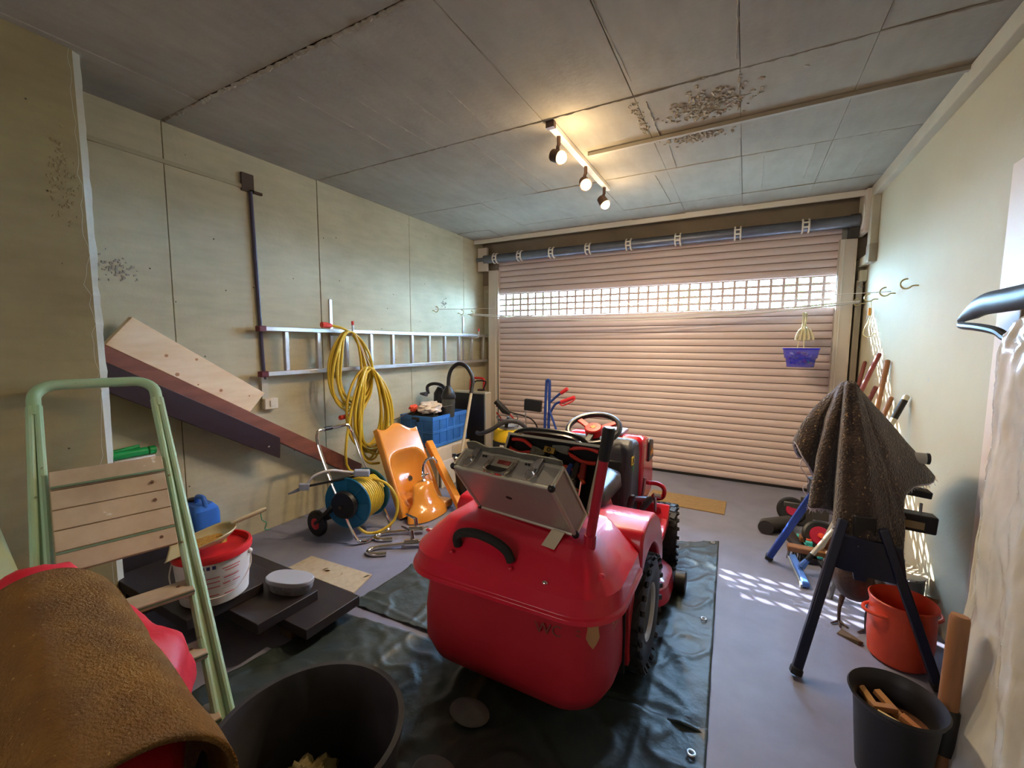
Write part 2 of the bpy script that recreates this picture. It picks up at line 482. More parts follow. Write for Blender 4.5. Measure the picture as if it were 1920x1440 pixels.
for k in range(1, 35):
    if 24 <= k < 28: continue
    link_copy(s0, 'slat', door, Matrix.Translation((0, 0, 0.02 + k * PT)))
# grille slats with rows of openings
b = MB()
NC = 34
pw = (X1 - X0) / NC
b.box(X0, X1, -0.006, 0.006, 0.0, 0.011); b.box(X0, X1, -0.006, 0.006, PT - 0.011, PT)
for k in range(NC + 1):
    x = X0 + k * pw
    b.box(max(x - 0.0115, X0), min(x + 0.0115, X1), -0.005, 0.005, 0.011, PT - 0.011)
g0 = b.build('grille_slat', M_slat, door, smooth=False)
g0.location.z = zg0
for k in range(1, 4): link_copy(g0, 'grille_slat', door, Matrix.Translation((0, 0, zg0 + k * PT)))
b = MB(); b.box(X0, X1, -0.012, 0.014, 0.0, 0.02); b.build('bottom_seal', mat('black_rubber', (26, 25, 26), 0.75), door, smooth=False)
# guide rails
for n, (xa, xb) in enumerate(((-2.735, -2.605), (0.65, 0.765))):
    rr = struct(thing('door_guide_rail', ('white guide rail at the left side of the roller door', 'white guide rail at the right side of the roller door')[n], 'rail', (0, YD, 0)))
    b = MB(); b.box(xa, xb, -0.055, -0.016, 0, 2.16); b.box(xa, xa + 0.02, -0.055, 0.05, 0, 2.16); b.box(xb - 0.02, xb, -0.055, 0.05, 0, 2.16)
    b.build('channel', M_white, rr, bevel=0.004)
    b = MB(); xm = xb - 0.03 if n == 0 else xa + 0.03
    b.box(xm - 0.003, xm + 0.003, -0.061, -0.054, 0, 2.15); b.build('rib', M_wtrim, rr, smooth=False)
# roller tube with strap rings and end brackets
M_tube = mat('tube_steel', (118, 122, 130), 0.38, 0.6, var=(96, 98, 106), vscale=4)
rt = struct(thing('roller_tube', 'grey steel roller tube above the garage door', 'roller tube', (0, 4.41, 2.285)))
b = MB(); b.lathe([(0.048, -2.76), (0.048, 0.76)], 24, Matrix.Rotation(PI / 2, 4, 'Y')); b.build('tube', M_tube, rt)
for x in (-2.60, -2.28, -1.89, -1.48, -1.06, -0.60, -0.10, 0.40):
    for dx in (-0.022, 0.022):
        b = MB(); b.tube([(x + dx, 0.054 * math.cos(a), 0.054 * math.sin(a)) for a in [math.radians(70 + q * 20) for q in range(13)]], 0.008, 6)
        b.build('strap', M_wtrim, rt)
    b = MB(); b.box(x - 0.022, x + 0.022, -0.060, -0.050, 0.012, 0.024); b.box(x - 0.022, x + 0.022, -0.056, -0.046, -0.024, -0.012); b.build('strap_link', M_wtrim, rt, smooth=False)
b = MB(); b.box(-2.85, -2.72, 4.40, 4.44, 2.15, 2.42); b.build('tube_bracket', M_white, wall_front, bevel=0.004)
b = MB(); b.box(0.765, 0.80, 4.25, 4.50, 2.17, 2.485); b.build('tube_bracket', M_white, wall_front, bevel=0.004)
b = MB(); b.tube([(-2.88, 4.40, 2.285), (-2.70, 4.40, 2.285)], 0.022, 12); b.build('tube_axle', M_tube, wall_front)
b = MB(); b.tube(spline([(0.762, 4.30, 2.38), (0.76, 4.27, 2.33), (0.762, 4.27, 2.27), (0.762, 4.33, 2.2)], 6), 0.006, 8); b.build('tube_clip', M_wtrim, wall_front)
b = MB(); b.box(0.70, 0.762, 4.40, 4.50, 2.16, 2.34); b.build('tube_bracket', M_dark, wall_front, smooth=False)

# ------------------------------------------------------------------ outside: forecourt and shrubs seen through the grille
M_gravel = mat('forecourt', (196, 190, 180), 0.9, var=(170, 165, 155), vscale=8, vamt=0.5)
b = MB(); b.box(-14, 14, 4.73, 30, -0.2, -0.02)
struct(b.build('forecourt', M_gravel, smooth=False), 'pale paved forecourt outside the garage door', 'ground')
b = MB(); b.box(-6.0, 6.0, 4.755, 5.28, 2.62, 2.82)
struct(b.build('balcony_slab', M_wall, smooth=False), 'concrete balcony slab above the garage door outside', 'balcony')
M_leaf = mat('leaf', (120, 150, 70), 0.6, var=(80, 120, 50), vscale=3, trans=0.0)
M_bark = mat('bark', (96, 80, 62), 0.9)
rnd = random.Random(21)
for n, (x, y, r, h, lab) in enumerate(((-6.2, 12.5, 1.3, 3.3, 'leafy green bush outside seen through left end of grille'),
                                       (-1.6, 13.0, 1.1, 2.9, 'leafy green bush outside seen through middle of grille'),
                                       (1.4, 12.0, 1.0, 3.1, 'leafy green bush outside seen through right end of grille'))):
    t = thing('bush', lab, 'bush', (x, y, -0.02), group='bushes outside')
    b = MB()
    for k in range(900):
        a = rnd.uniform(0, 2 * PI); zz = rnd.uniform(0.35, 1.0) * h; rr_ = r * math.sqrt(rnd.random()) * math.sin(PI * min(0.98, zz / h * 0.85 + 0.1)) ** 0.6
        p = V((math.cos(a) * rr_, math.sin(a) * rr_, zz)); s = rnd.uniform(0.05, 0.10)
        M = Matrix.Translation(p) @ Euler((rnd.uniform(0, 6), rnd.uniform(0, 6), rnd.uniform(0, 6))).to_matrix().to_4x4()
        b.add([(-s, 0, 0), (0, s * 0.5, 0.02), (s, 0, 0), (0, -s * 0.5, 0.02)], [(0, 1, 2, 3)], M)
    tag(b.build('foliage', M_leaf, t, smooth=False, fix=False), kind='stuff')
    b = MB(); b.tube([(0, 0, 0), (0.03, 0, 0.5 * h), (-0.03, 0.02, 0.9 * h)], [0.05, 0.035, 0.01], 8); b.build('stem', M_bark, t)
# ================================================================== FIXTURES ON WALLS AND CEILING
M_duct = mat('duct_cream', (196, 190, 168), 0.6, var=(180, 174, 154), vscale=4)
M_ductd = mat('duct_taupe', (150, 140, 122), 0.65)
M_chrome = mat('chrome', (225, 226, 230), 0.08, 1.0)
M_steel = mat('steel', (176, 178, 182), 0.3, 0.9)
M_black = mat('black_plastic', (24, 23, 25), 0.45)
M_red = mat('red_plastic', (190, 34, 40), 0.4)

# cable duct along the ceiling edge of the right wall, dropping beside the door
t = struct(thing('cable_duct', 'cream cable duct running along the right wall under the ceiling', 'cable duct', (XR, 0, 0)))
b = MB(); b.box(-0.045, 0, YB, 4.27, 2.415, ZC - 0.004); b.build('duct_run', M_duct, t, bevel=0.003, smooth=False)
b = MB(); b.box(-0.048, 0, 4.19, 4.275, 2.00, 2.415); b.build('duct_drop', M_duct, t, bevel=0.003, smooth=False)
b = MB(); b.box(-0.048, 0, 4.19, 4.50, 1.93, 2.00); b.build('duct_foot', M_duct, t, bevel=0.003, smooth=False)
b = MB(); b.box(-0.05, 0.0, 4.18, 4.285, 1.925, 2.06); b.build('duct_corner', M_ductd, t, bevel=0.003, smooth=False)
b = MB(); b.box(-0.05, 0, 4.43, 4.50, 1.81, 1.90); b.build('key_switch', M_duct, t, bevel=0.004)
b = MB(); b.tube(spline([(-0.03, 4.44, 1.81), (-0.05, 4.43, 1.775), (-0.03, 4.43, 1.755), (-0.02, 4.44, 1.775)], 5), 0.004, 6); b.build('hook', M_steel, t)
b = MB(); b.box(-0.06, -0.02, 4.455, 4.51, 0.0, 1.82); b.build('door_post', M_ductd, t, smooth=False)

t = struct(thing('cable_conduit', 'thin cable duct crossing the ceiling from lamp to right wall', 'cable duct', (0, 2.69, ZC)))
b = MB(); b.box(-0.93, 0.815, -0.012, 0.013, -0.022, -0.001, Matrix.Rotation(-0.035, 4, 'Z')); b.build('duct', M_ductd, t, smooth=False, bevel=0.002)

# conduit on the left wall: along under the ceiling, then down behind the ladder to a switch box
t = struct(thing('wall_conduit', 'narrow conduit on the left concrete wall running down to a switch', 'conduit', (XL, 0, 0)))
b = MB(); b.box(0, 0.014, 0.80, 1.70, 2.275, 2.297); b.build('duct_run', mat('duct_wall', (168, 160, 130), 0.7), t, smooth=False)
b = MB(); b.box(0, 0.02, 1.66, 1.735, 2.26, 2.37); b.box(0, 0.02, 1.70, 1.79, 2.26, 2.275); b.build('junction_recess', mat('rust_brown', (74, 58, 44), 0.9), t, smooth=False)
b = MB(); b.tube([(0.012, 1.715, 2.265), (0.012, 1.735, 1.42)], 0.012, 8); b.build('dark_tube', mat('conduit_violet', (66, 58, 74), 0.5), t)
b = MB(); b.tube([(0.012, 1.735, 1.42), (0.012, 1.745, 1.05)], 0.011, 8); b.build('dark_tube', MATS['conduit_violet'], t)
b = MB(); b.box(0, 0.02, 1.72, 1.765, 0.90, 1.10); b.build('duct_drop', M_duct, t, smooth=False)
sw = tag(MB().box(XL, XL + 0.045, 1.72, 1.815, 0.845, 0.92).build('light_switch', mat('switch_white', (214, 208, 190), 0.5), bevel=0.006), 'cream surface switch box on the left wall under the pine board', 'switch')
b = MB(); b.box(XL + 0.045, XL + 0.052, 1.755, 1.795, 0.865, 0.905); b.build('rocker', MATS['switch_white'], sw, bevel=0.002)

# ------------------------------------------------------------------ track lamp with three spots
M_spot = mat('spot_bronze', (78, 58, 48), 0.45, 0.3)
M_bulb = mat('bulb_glow', (255, 240, 210), 0.3, emit=(255, 214, 150), estr=60.0)
lt = thing('track_lamp', 'white ceiling bar lamp with three lit bronze spotlights', 'lamp', (-0.985, 2.80, ZC))
b = MB(); b.box(-0.020, 0.020, -0.54, 0.56, -0.030, -0.001); b.build('bar', M_white, lt, bevel=0.003)
b = MB(); b.box(-0.024, 0.024, -0.56, -0.53, -0.034, -0.001); b.build('end_cap', M_spot, lt)
for y, (dx, dz, dy) in ((-0.43, (0.80, -0.42, -0.28)), (0.04, (0.45, -0.60, -0.66)), (0.47, (0.55, -0.80, -0.2))):
    d = V((dx, dy, dz)).normalized()
    b = MB(); b.tube([(0, y, -0.03), (0, y, -0.075), (-0.005, y, -0.085), (-0.008, y, -0.115)], 0.011, 10); b.build('stem', M_spot, lt)
    c = V((0.0, y, -0.14))
    M = frame(c, d.orthogonal(), d)
    h = MB(); h.lathe([(0.018, -0.055), (0.034, -0.045), (0.036, 0.0), (0.040, 0.022), (0.035, 0.022), (0.033, 0.0), (0.03, -0.02)], 20, M)
    sh = h.build('spot_head', M_spot, lt)
    bb = MB(); bb.ball(c + d * 0.020, 0.033, 14, 10); bb.build('bulb', M_bulb, sh)
    ld = bpy.data.lights.new('lamp_light', 'POINT'); ld.energy = 5.0; ld.color = (1.0, 0.76, 0.46); ld.shadow_soft_size = 0.035
    lo = bpy.data.objects.new('lamp_light', ld); COL.objects.link(lo); lo.parent = lt; lo.location = c + d * 0.095
    ls = bpy.data.lights.new('lamp_beam', 'SPOT'); ls.energy = 62.0; ls.color = (1.0, 0.77, 0.50); ls.shadow_soft_size = 0.03; ls.spot_size = math.radians(174); ls.spot_blend = 1.0
    so = bpy.data.objects.new('lamp_beam', ls); COL.objects.link(so); so.parent = lt; so.location = c + d * 0.085 + V((0, 0, -0.02))
    so.rotation_euler = V((d.x * 0.08, d.y * 0.08, -1)).to_track_quat('-Z', 'Y').to_euler()

# ------------------------------------------------------------------ clothes lines and wall hooks
M_line = mat('white_cord', (228, 228, 224), 0.6)
def sag(p0, p1, s, n=16):
    p0, p1 = V(p0), V(p1)
    return [p0.lerp(p1, k / n) - V((0, 0, s * 4 * (k / n) * (1 - k / n))) for k in range(n + 1)]
for n, (p0, p1, s, lab) in enumerate((((-2.82, 4.20, 1.63), (0.80, 4.42, 1.64), 0.10, 'white clothes line slung lowest in front of the roller door'),
                                      ((-2.82, 4.23, 1.64), (0.80, 4.40, 1.65), 0.075, 'second white clothes line just above the lowest one'),
                                      ((-2.82, 3.55, 1.645), (0.82, 3.65, 1.645), 0.02, 'thin taut clothes line nearer than the slack ones'))):
    tag(MB().tube(sag(p0, p1, s), 0.0065 if n < 2 else 0.0025, 5).build('clothes_line', M_line), lab, 'clothes line', 'clothes lines across the room')
M_hook = mat('brass_hook', (196, 180, 130), 0.35, 0.8)
for n, (side, y) in enumerate(((1, 4.42), (1, 4.05), (1, 3.64), (1, 3.22), (-1, 4.20), (-1, 3.55), (-1, 4.0))):
    xw = XR if side > 0 else XL
    lab = ('screw hook on right wall beside the roller door', 'screw hook on right wall holding the orange tag', 'screw hook on bare right wall, third from the door', 'screw hook on right wall farthest from the door',
           'screw hook on left wall beside the roller door', 'screw hook on left wall farther from the door', 'small screw hook on left wall above the ladder end')[n]
    h = MB()
    P = [(0, 0, 0), (-0.025, 0, 0)] + [(-0.052 + 0.027 * math.cos(a), 0, 0.012 + 0.027 * math.sin(a)) for a in [math.radians(-60 - q * 22) for q in range(11)]]
    h.tube([(xw + side * p[0], y, 1.632 + p[2]) for p in spline(P, 3)], 0.0042, 6)
    tag(h.build('screw_hook', M_hook), lab, 'hook', 'clothes line hooks')
t = thing('key_tag', 'small orange tag with wire hanging below a right wall hook', 'tag', (0.80, 4.05, 1.60))
b = MB(); b.box(-0.012, 0.002, -0.012, 0.012, -0.085, -0.03); b.build('tag_plate', mat('tag_orange', (226, 150, 40), 0.5), t, bevel=0.002)
b = MB(); b.tube(spline([(0, 0, 0.02), (0.005, 0, -0.08), (-0.03, 0, -0.2), (-0.02, 0, -0.235), (0.01, 0, -0.24), (0.03, -0.01, -0.215), (0.045, 0, -0.225)], 6), 0.003, 6); b.build('wire', M_hook, t)
# ================================================================== RIDE-ON MOWER
M_mred = mat('mower_red', (206, 26, 50), 0.32, var=(194, 22, 46), vscale=5, vamt=0.3, coat=0.35, bump=0.04, bscale=300)
M_bodyred = mat('box_red', (182, 34, 46), 0.5, var=(168, 30, 42), vscale=4, vamt=0.4, bump=0.06, bscale=350)
M_hoodred = mat('hood_red', (206, 26, 48), 0.25, coat=0.4)
M_tyre = mat('tyre_rubber', (30, 30, 32), 0.55, var=(44, 44, 46), vscale=14, vamt=0.3)
M_rim = mat('wheel_rim', (196, 196, 192), 0.35, 0.3)
M_grey = mat('console_grey', (70, 72, 80), 0.5, var=(60, 62, 70), vscale=8)
M_vinyl = mat('seat_vinyl', (30, 29, 31), 0.28, bump=0.05, bscale=200)
M_orangep = mat('print_orange', (226, 140, 40), 0.5)
M_sand = mat('print_sand', (178, 132, 84), 0.55)
M_yel = mat('print_yellow', (236, 200, 40), 0.5)
M_grn = mat('print_green', (40, 150, 70), 0.5)

tr = thing('ride_on_mower', 'red ride-on lawn mower parked on the tarpaulin facing the garage door', 'lawn mower', (-0.70, 1.70, 0))
def RX(x): return x  # world coordinates are used throughout
def wheel(parent, c, r, wd, nblk, rimr, outer):
    """wheel with axis along x; outer = +1/-1 side of the visible disc"""
    M = Matrix.Translation(V(c)) @ Matrix.Rotation(PI / 2, 4, 'Y')
    hw = wd / 2
    b = MB()
    b.lathe([(rimr, -hw * 0.8), (rimr + 0.02, -hw * 0.95), (r * 0.82, -hw), (r * 0.95, -hw * 0.9), (r * 0.985, -hw * 0.7), (r * 0.99, 0), (r * 0.985, hw * 0.7), (r * 0.95, hw * 0.9), (r * 0.82, hw), (rimr + 0.02, hw * 0.95), (rimr, hw * 0.8)], 40, M)
    ty = b.build('tyre', M_tyre, parent, world=True)
    b = MB()
    for k in range(nblk):
        a = 2 * PI * k / nblk
        for q, (xc, ww, off, sk) in enumerate(((-0.62, 0.34, 0.0, 0.35), (-0.18, 0.34, 0.5, -0.35), (0.24, 0.34, 0.0, 0.35), (0.66, 0.34, 0.5, -0.35))):
            aa = a + off * 2 * PI / nblk
            rr = r * (0.995 if abs(xc) < 0.5 else 0.985)
            p = V((xc * hw, rr * math.cos(aa), rr * math.sin(aa)))
            MM = Matrix.Translation(V(c) + p) @ Matrix.Rotation(aa - PI / 2, 4, 'X') @ Matrix.Rotation(sk, 4, 'Z')
            b.box(-ww * hw * 0.55, ww * hw * 0.55, -PI * r / nblk * 0.78, PI * r / nblk * 0.80, -0.010, 0.003, MM)
        for sgn in (-1, 1):
            p = V((sgn * hw * 0.93, r * 0.94 * math.cos(a), r * 0.94 * math.sin(a)))
            MM = Matrix.Translation(V(c) + p) @ Matrix.Rotation(a - PI / 2, 4, 'X') @ Matrix.Rotation(-sgn * 0.9, 4, 'Y')
            b.box(-0.014, 0.014, -PI * r / nblk * 0.35, PI * r / nblk * 0.35, -0.008, 0.002, MM)
    b.build('tread', M_tyre, ty, world=True, smooth=False)
    b = MB()
    b.lathe([(0.03, outer * hw * 0.15), (rimr * 0.55, outer * hw * 0.2), (rimr * 0.8, outer * hw * 0.5), (rimr * 1.02, outer * hw * 0.8), (rimr * 1.05, outer * hw * 0.95), (rimr * 0.95, outer * hw * 0.9), (rimr * 0.74, outer * hw * 0.42), (0.03, outer * hw * 0.08)], 28, M)
    b.lathe([(0.028, outer * hw * 0.0), (0.028, outer * hw * 0.5), (0.001, outer * hw * 0.52)], 14, M)
    b.build('rim', M_rim, parent, world=True)

rwheel_y, fwheel_y = 1.695, 2.60
for n, (x, o) in enumerate(((-0.375, 1), (-1.025, -1))):
    w_ = tag(bpy.data.objects.new('rear_wheel', None)); COL.objects.link(w_); w_.parent = tr; WM[w_.name] = WM[tr.name].copy()
    wheel(w_, (x, rwheel_y, 0.232), 0.224, 0.20, 26, 0.105, o)
for n, (x, o) in enumerate(((-0.375, 1), (-1.025, -1))):
    w_ = tag(bpy.data.objects.new('front_wheel', None)); COL.objects.link(w_); w_.parent = tr; WM[w_.name] = WM[tr.name].copy()
    wheel(w_, (x, fwheel_y, 0.180), 0.173, 0.15, 22, 0.075, o)
    P_ = WM[tr.name].inverted() @ V((x, fwheel_y, 0.18)); w_.matrix_local = Matrix.Translation(P_) @ Matrix.Rotation(math.radians(9), 4, 'Z') @ Matrix.Translation(-P_)

# grass collector: soft red body under a moulded lid
body = MB()
def rr2(x0, x1, y0, y1, rr, rf, z, n=8):
    """rounded rectangle, rear corners (low y) with radius rr, front corners with radius rf"""
    pts = []
    for (cx, cy, a0, r) in ((x1 - rf, y1 - rf, 0, rf), (x0 + rf, y1 - rf, PI / 2, rf), (x0 + rr, y0 + rr, PI, rr), (x1 - rr, y0 + rr, 1.5 * PI, rr)):
        for i in range(n + 1):
            a = a0 + PI / 2 * i / n
            pts.append((cx + r * math.cos(a), cy + r * math.sin(a), z))
    return pts
body.loft([rr2(-0.99, -0.42, 1.27, 1.50, .10, .05, 0.085), rr2(-1.045, -0.36, 1.205, 1.52, .13, .05, 0.12), rr2(-1.065, -0.325, 1.175, 1.53, .14, .04, 0.19),
           rr2(-1.055, -0.325, 1.170, 1.53, .13, .04, 0.30), rr2(-1.035, -0.33, 1.170, 1.53, .12, .04, 0.40), rr2(-1.025, -0.335, 1.170, 1.53, .11, .04, 0.52)])
cb = body.build('collector_box', M_bodyred, tr, world=True, angle=50)
b = MB(); b.box(-0.345, -0.309, 1.455, 1.53, 0.15, 0.50); b.build('side_flange', M_bodyred, cb, world=True, bevel=0.006)
b = MB(); b.box(-0.338, -0.318, 1.425, 1.436, 0.14, 0.50); b.build('side_seam', M_black, cb, world=True, smooth=False)
lid = MB()
lid.loft([rr2(-1.070, -0.290, 1.118, 1.525, .15, .03, 0.478), rr2(-1.082, -0.278, 1.108, 1.528, .16, .03, 0.484), rr2(-1.080, -0.280, 1.110, 1.528, .16, .03, 0.496), rr2(-1.070, -0.288, 1.118, 1.528, .155, .03, 0.502), rr2(-1.062, -0.296, 1.127, 1.528, .15, .03, 0.553), rr2(-1.055, -0.303, 1.134, 1.528, .145, .03, 0.560),
          rr2(-0.960, -0.395, 1.235, 1.528, .06, .03, 0.652), rr2(-0.945, -0.41, 1.255, 1.525, .05, .03, 0.660), rr2(-0.90, -0.48, 1.34, 1.52, .03, .02, 0.663)])
ld_ = lid.build('collector_lid', M_mred, tr, world=True, angle=22, bevel=0.006)
b = MB(); P = spline([(-0.845, 1.175, 0.598), (-0.845, 1.168, 0.630), (-0.82, 1.165, 0.652), (-0.76, 1.160, 0.664), (-0.69, 1.158, 0.655), (-0.645, 1.160, 0.632), (-0.632, 1.168, 0.598)], 6)
b.tube(P, 0.0155, 10); b.build('lid_handle', mat('foam_black', (34, 31, 28), 0.85, bump=0.3, bscale=150), ld_, world=True)
for x, y, z in ((-0.855, 1.150, 0.583), (-0.625, 1.150, 0.583), (-0.50, 1.142, 0.574), (-1.015, 1.22, 0.598), (-0.345, 1.22, 0.600)):
    b = MB(); b.ball((x, y, z), (0.010, 0.008, 0.006), 10, 6); b.build('screw', M_chrome if x in (-0.50,) else M_mred, ld_, world=True)
for sx in (-1, 1):
    b = MB(); xx = -1.008 if sx < 0 else -0.352
    # a shallow moulded pocket rib on the sloping side of the lid
    b.add([(xx - 0.014 * sx, 1.33, 0.622), (xx + 0.026 * sx, 1.26, 0.586), (xx + 0.024 * sx, 1.38, 0.588), (xx - 0.02 * sx, 1.40, 0.628), (xx + 0.006 * sx, 1.34, 0.612)], [(0, 1, 4), (1, 2, 4), (2, 3, 4), (3, 0, 4)])
    b.build('lid_dimple', M_mred, ld_, world=True)
# emptying lever standing on the collector lid
lev = MB(); lev.tube([(-0.408, 1.285, 0.645), (-0.405, 1.283, 0.69)], 0.020, 14); lev.tube([(-0.406, 1.284, 0.68), (-0.360, 1.262, 0.955)], 0.0155, 14)
lv = lev.build('emptying_lever', mat('lever_red', (170, 26, 44), 0.4), tr, world=True)
b = MB(); b.tube([(-0.361, 1.2625, 0.945), (-0.359, 1.2618, 0.96), (-0.345, 1.255, 1.045), (-0.3445, 1.2548, 1.05)], [0.017, 0.0185, 0.0195, 0.015], 14); b.build('grip', M_black, lv, world=True)
# faded lettering on the side corner of the collector
def side_text(s, size, x, y, z, m, tilt=0.0):
    M = Matrix.Translation(V((x, y, z))) @ Matrix.Rotation(PI / 2, 4, 'X') @ Matrix.Rotation(tilt, 4, 'Z')
    return text_mesh(s, size, m, 'lettering', cb, M)
M_faded = mat('print_faded', (122, 62, 50), 0.6)
text_mesh('WOLF', 0.052, M_faded, 'lettering', cb, Matrix.Translation(V((-0.468, 1.1685, 0.408))) @ Matrix.Rotation(math.radians(9), 4, 'Z') @ Matrix.Rotation(PI / 2, 4, 'X'))
def corner_text(s, size, x, y, z, m):
    M = Matrix.Translation(V((x, y, z))) @ Matrix.Rotation(PI / 2, 4, 'Z') @ Matrix.Rotation(PI / 2, 4, 'X')
    return text_mesh(s, size, m, 'lettering', cb, M)
corner_text('Garten', 0.046, -0.3270, 1.352, 0.415, M_sand)
b = MB(); Mw = Matrix.Translation(V((-0.366, 1.2045, 0.412))) @ Matrix.Rotation(PI / 4, 4, 'Z') @ Matrix.Rotation(PI / 2, 4, 'X')
b.prism([(-0.022, 0.045), (-0.017, 0.022), (-0.022, -0.01), (-0.012, -0.03), (0.0, -0.045), (0.012, -0.03), (0.022, -0.01), (0.017, 0.022), (0.022, 0.045), (0.008, 0.028), (-0.008, 0.028)], -0.004, 0.005, Mw)
b.build('emblem', M_sand, cb, world=True, smooth=False)
for z_ in (0.462, 0.382):
    b = MB(); b.box(-0.3275, -0.3262, 1.29, 1.44, z_, z_ + 0.0025); b.build('print_rule', M_sand, cb, world=True, smooth=False)

# rear body with wheel arches
def arch(cy, cz, r, a0, a1, n=12): return [(cy + r * math.cos(math.radians(a0 + (a1 - a0) * k / n)), cz + r * math.sin(math.radians(a0 + (a1 - a0) * k / n))) for k in range(n + 1)]
def side_prism(poly, x0, x1):
    b = MB(); b.prism(poly, x0, x1, Matrix(((0, 0, 1, 0), (1, 0, 0, 0), (0, 1, 0, 0), (0, 0, 0, 1)))); return b
poly = [(1.534, 0.46), (1.534, 0.575), (1.56, 0.610), (1.66, 0.625), (1.79, 0.605), (1.90, 0.545), (1.985, 0.45), (2.02, 0.36), (2.02, 0.30)] + arch(1.695, 0.23, 0.265, 15, 122)
for x0, x1 in ((-0.53, -0.288), (-1.112, -0.87)):
    side_prism(poly, x0, x1).build('fender', M_mred, tr, world=True, bevel=0.022, bseg=3, angle=40)
side_prism([(1.534, 0.28), (1.534, 0.60), (1.60, 0.64), (1.90, 0.60), (2.03, 0.45), (2.03, 0.28)], -0.90, -0.50).build('tunnel', M_mred, tr, world=True, bevel=0.02)
# seat
b = MB()
def seat_ring(y, z, hw, h, lean):
    return [(-0.71 + hw * math.cos(a), y + lean * max(0, math.sin(a)) + 0.0, z + h * math.copysign(abs(math.sin(a)) ** 0.6, math.sin(a))) for a in [2 * PI * k / 28 for k in range(28)]]
def sq(a, e): return math.copysign(abs(a) ** e, a)
def back_ring(y, s, zc):
    return [(-0.70 + 0.185 * s * sq(math.cos(a), 0.55), y, zc + 0.15 * s * sq(math.sin(a), 0.55)) for a in [2 * PI * k / 32 for k in range(32)]]
b.loft([back_ring(1.600, 0.90, 0.785), back_ring(1.592, 0.97, 0.785), back_ring(1.605, 1.0, 0.785), back_ring(1.635, 1.0, 0.785), back_ring(1.655, 0.95, 0.785), back_ring(1.66, 0.8, 0.785)])
st = b.build('seat_backrest', M_vinyl, tr, world=True, angle=60)
b = MB(); b.tube([(p[0], 1.618, p[2]) for p in back_ring(1.618, 1.015, 0.785)], 0.010, 8, closed=True); b.build('seat_piping', M_vinyl, st, world=True)
b = MB()
b.loft([[(p[0] + 0.0, p[1], 0.60 + 0) for p in rrect(-0.92, -0.50, 1.66, 2.08, 0.09, 0, 6)], [(p[0], p[1], 0.62) for p in rrect(-0.935, -0.485, 1.645, 2.095, 0.10, 0, 6)], [(p[0], p[1], 0.675) for p in rrect(-0.93, -0.49, 1.65, 2.09, 0.10, 0, 6)], [(p[0], p[1], 0.695) for p in rrect(-0.89, -0.53, 1.69, 2.05, 0.08, 0, 6)]])
b.build('seat_cushion', M_vinyl, tr, world=True, angle=60)
# console, hood, grille
side_prism([(2.20, 0.22), (2.24, 0.62), (2.27, 0.74), (2.33, 0.775), (2.44, 0.765), (2.50, 0.62), (2.47, 0.40), (2.40, 0.22)], -0.925, -0.495).build('console', M_grey, tr, world=True, bevel=0.03, bseg=3, angle=45)
side_prism([(2.19, 0.27), (2.23, 0.62), (2.25, 0.68), (2.30, 0.60), (2.30, 0.27)], -0.88, -0.54).build('console_front', M_black, tr, world=True, bevel=0.015)
hd = side_prism([(2.43, 0.40), (2.44, 0.765), (2.52, 0.77), (2.64, 0.745), (2.74, 0.68), (2.79, 0.58), (2.80, 0.46), (2.77, 0.36), (2.62, 0.34)], -0.935, -0.475).build('hood', M_hoodred, tr, world=True, bevel=0.04, bseg=4, angle=45)
b = MB(); b.box(-0.80, -0.60, 2.46, 2.62, 0.765, 0.785); b.build('hood_vent', mat('vent_grey', (150, 154, 168), 0.4), hd, world=True, bevel=0.006)
side_prism([(2.58, 0.60), (2.585, 0.715), (2.61, 0.735), (2.70, 0.715), (2.72, 0.60)], -0.545, -0.465).build('lamp_housing', mat('lamp_black', (44, 44, 54), 0.4), hd, world=True, bevel=0.006)
b = MB()
Mc = Matrix.Translation(V((-0.4645, 2.650, 0.655))) @ Matrix.Rotation(PI / 2, 4, 'Z') @ Matrix.Rotation(PI / 2, 4, 'X')
b.prism([(-0.04, -0.022), (0.04, -0.022), (0.034, 0.006), (0.012, 0.002), (0.007, 0.03), (0.0, 0.036), (-0.007, 0.03), (-0.012, 0.002), (-0.034, 0.006)], 0, 0.002, Mc); b.build('emblem', M_orangep, hd, world=True, smooth=False)
b = MB(); b.tube(spline([(-0.50, 2.66, 0.445), (-0.435, 2.66, 0.452), (-0.395, 2.665, 0.435), (-0.385, 2.67, 0.40), (-0.40, 2.67, 0.365), (-0.45, 2.665, 0.352), (-0.52, 2.66, 0.35)], 6), 0.013, 10); b.build('tow_loop', mat('loop_red', (226, 40, 60), 0.35), tr, world=True)
b = MB(); b.box(-0.497, -0.4935, 2.255, 2.31, 0.655, 0.70); b.build('warning_sticker', M_yel, tr, world=True, smooth=False)
b = MB(); b.tube([(-0.493, 2.268, 0.665), (-0.493, 2.2825, 0.69), (-0.493, 2.297, 0.665)], 0.0022, 5, closed=True); b.build('warning_symbol', M_black, tr, world=True)
b = MB(); b.ball((-0.494, 2.292, 0.635), (0.002, 0.014, 0.02), 10, 6); b.build('leaf_sticker', M_grn, tr, world=True)
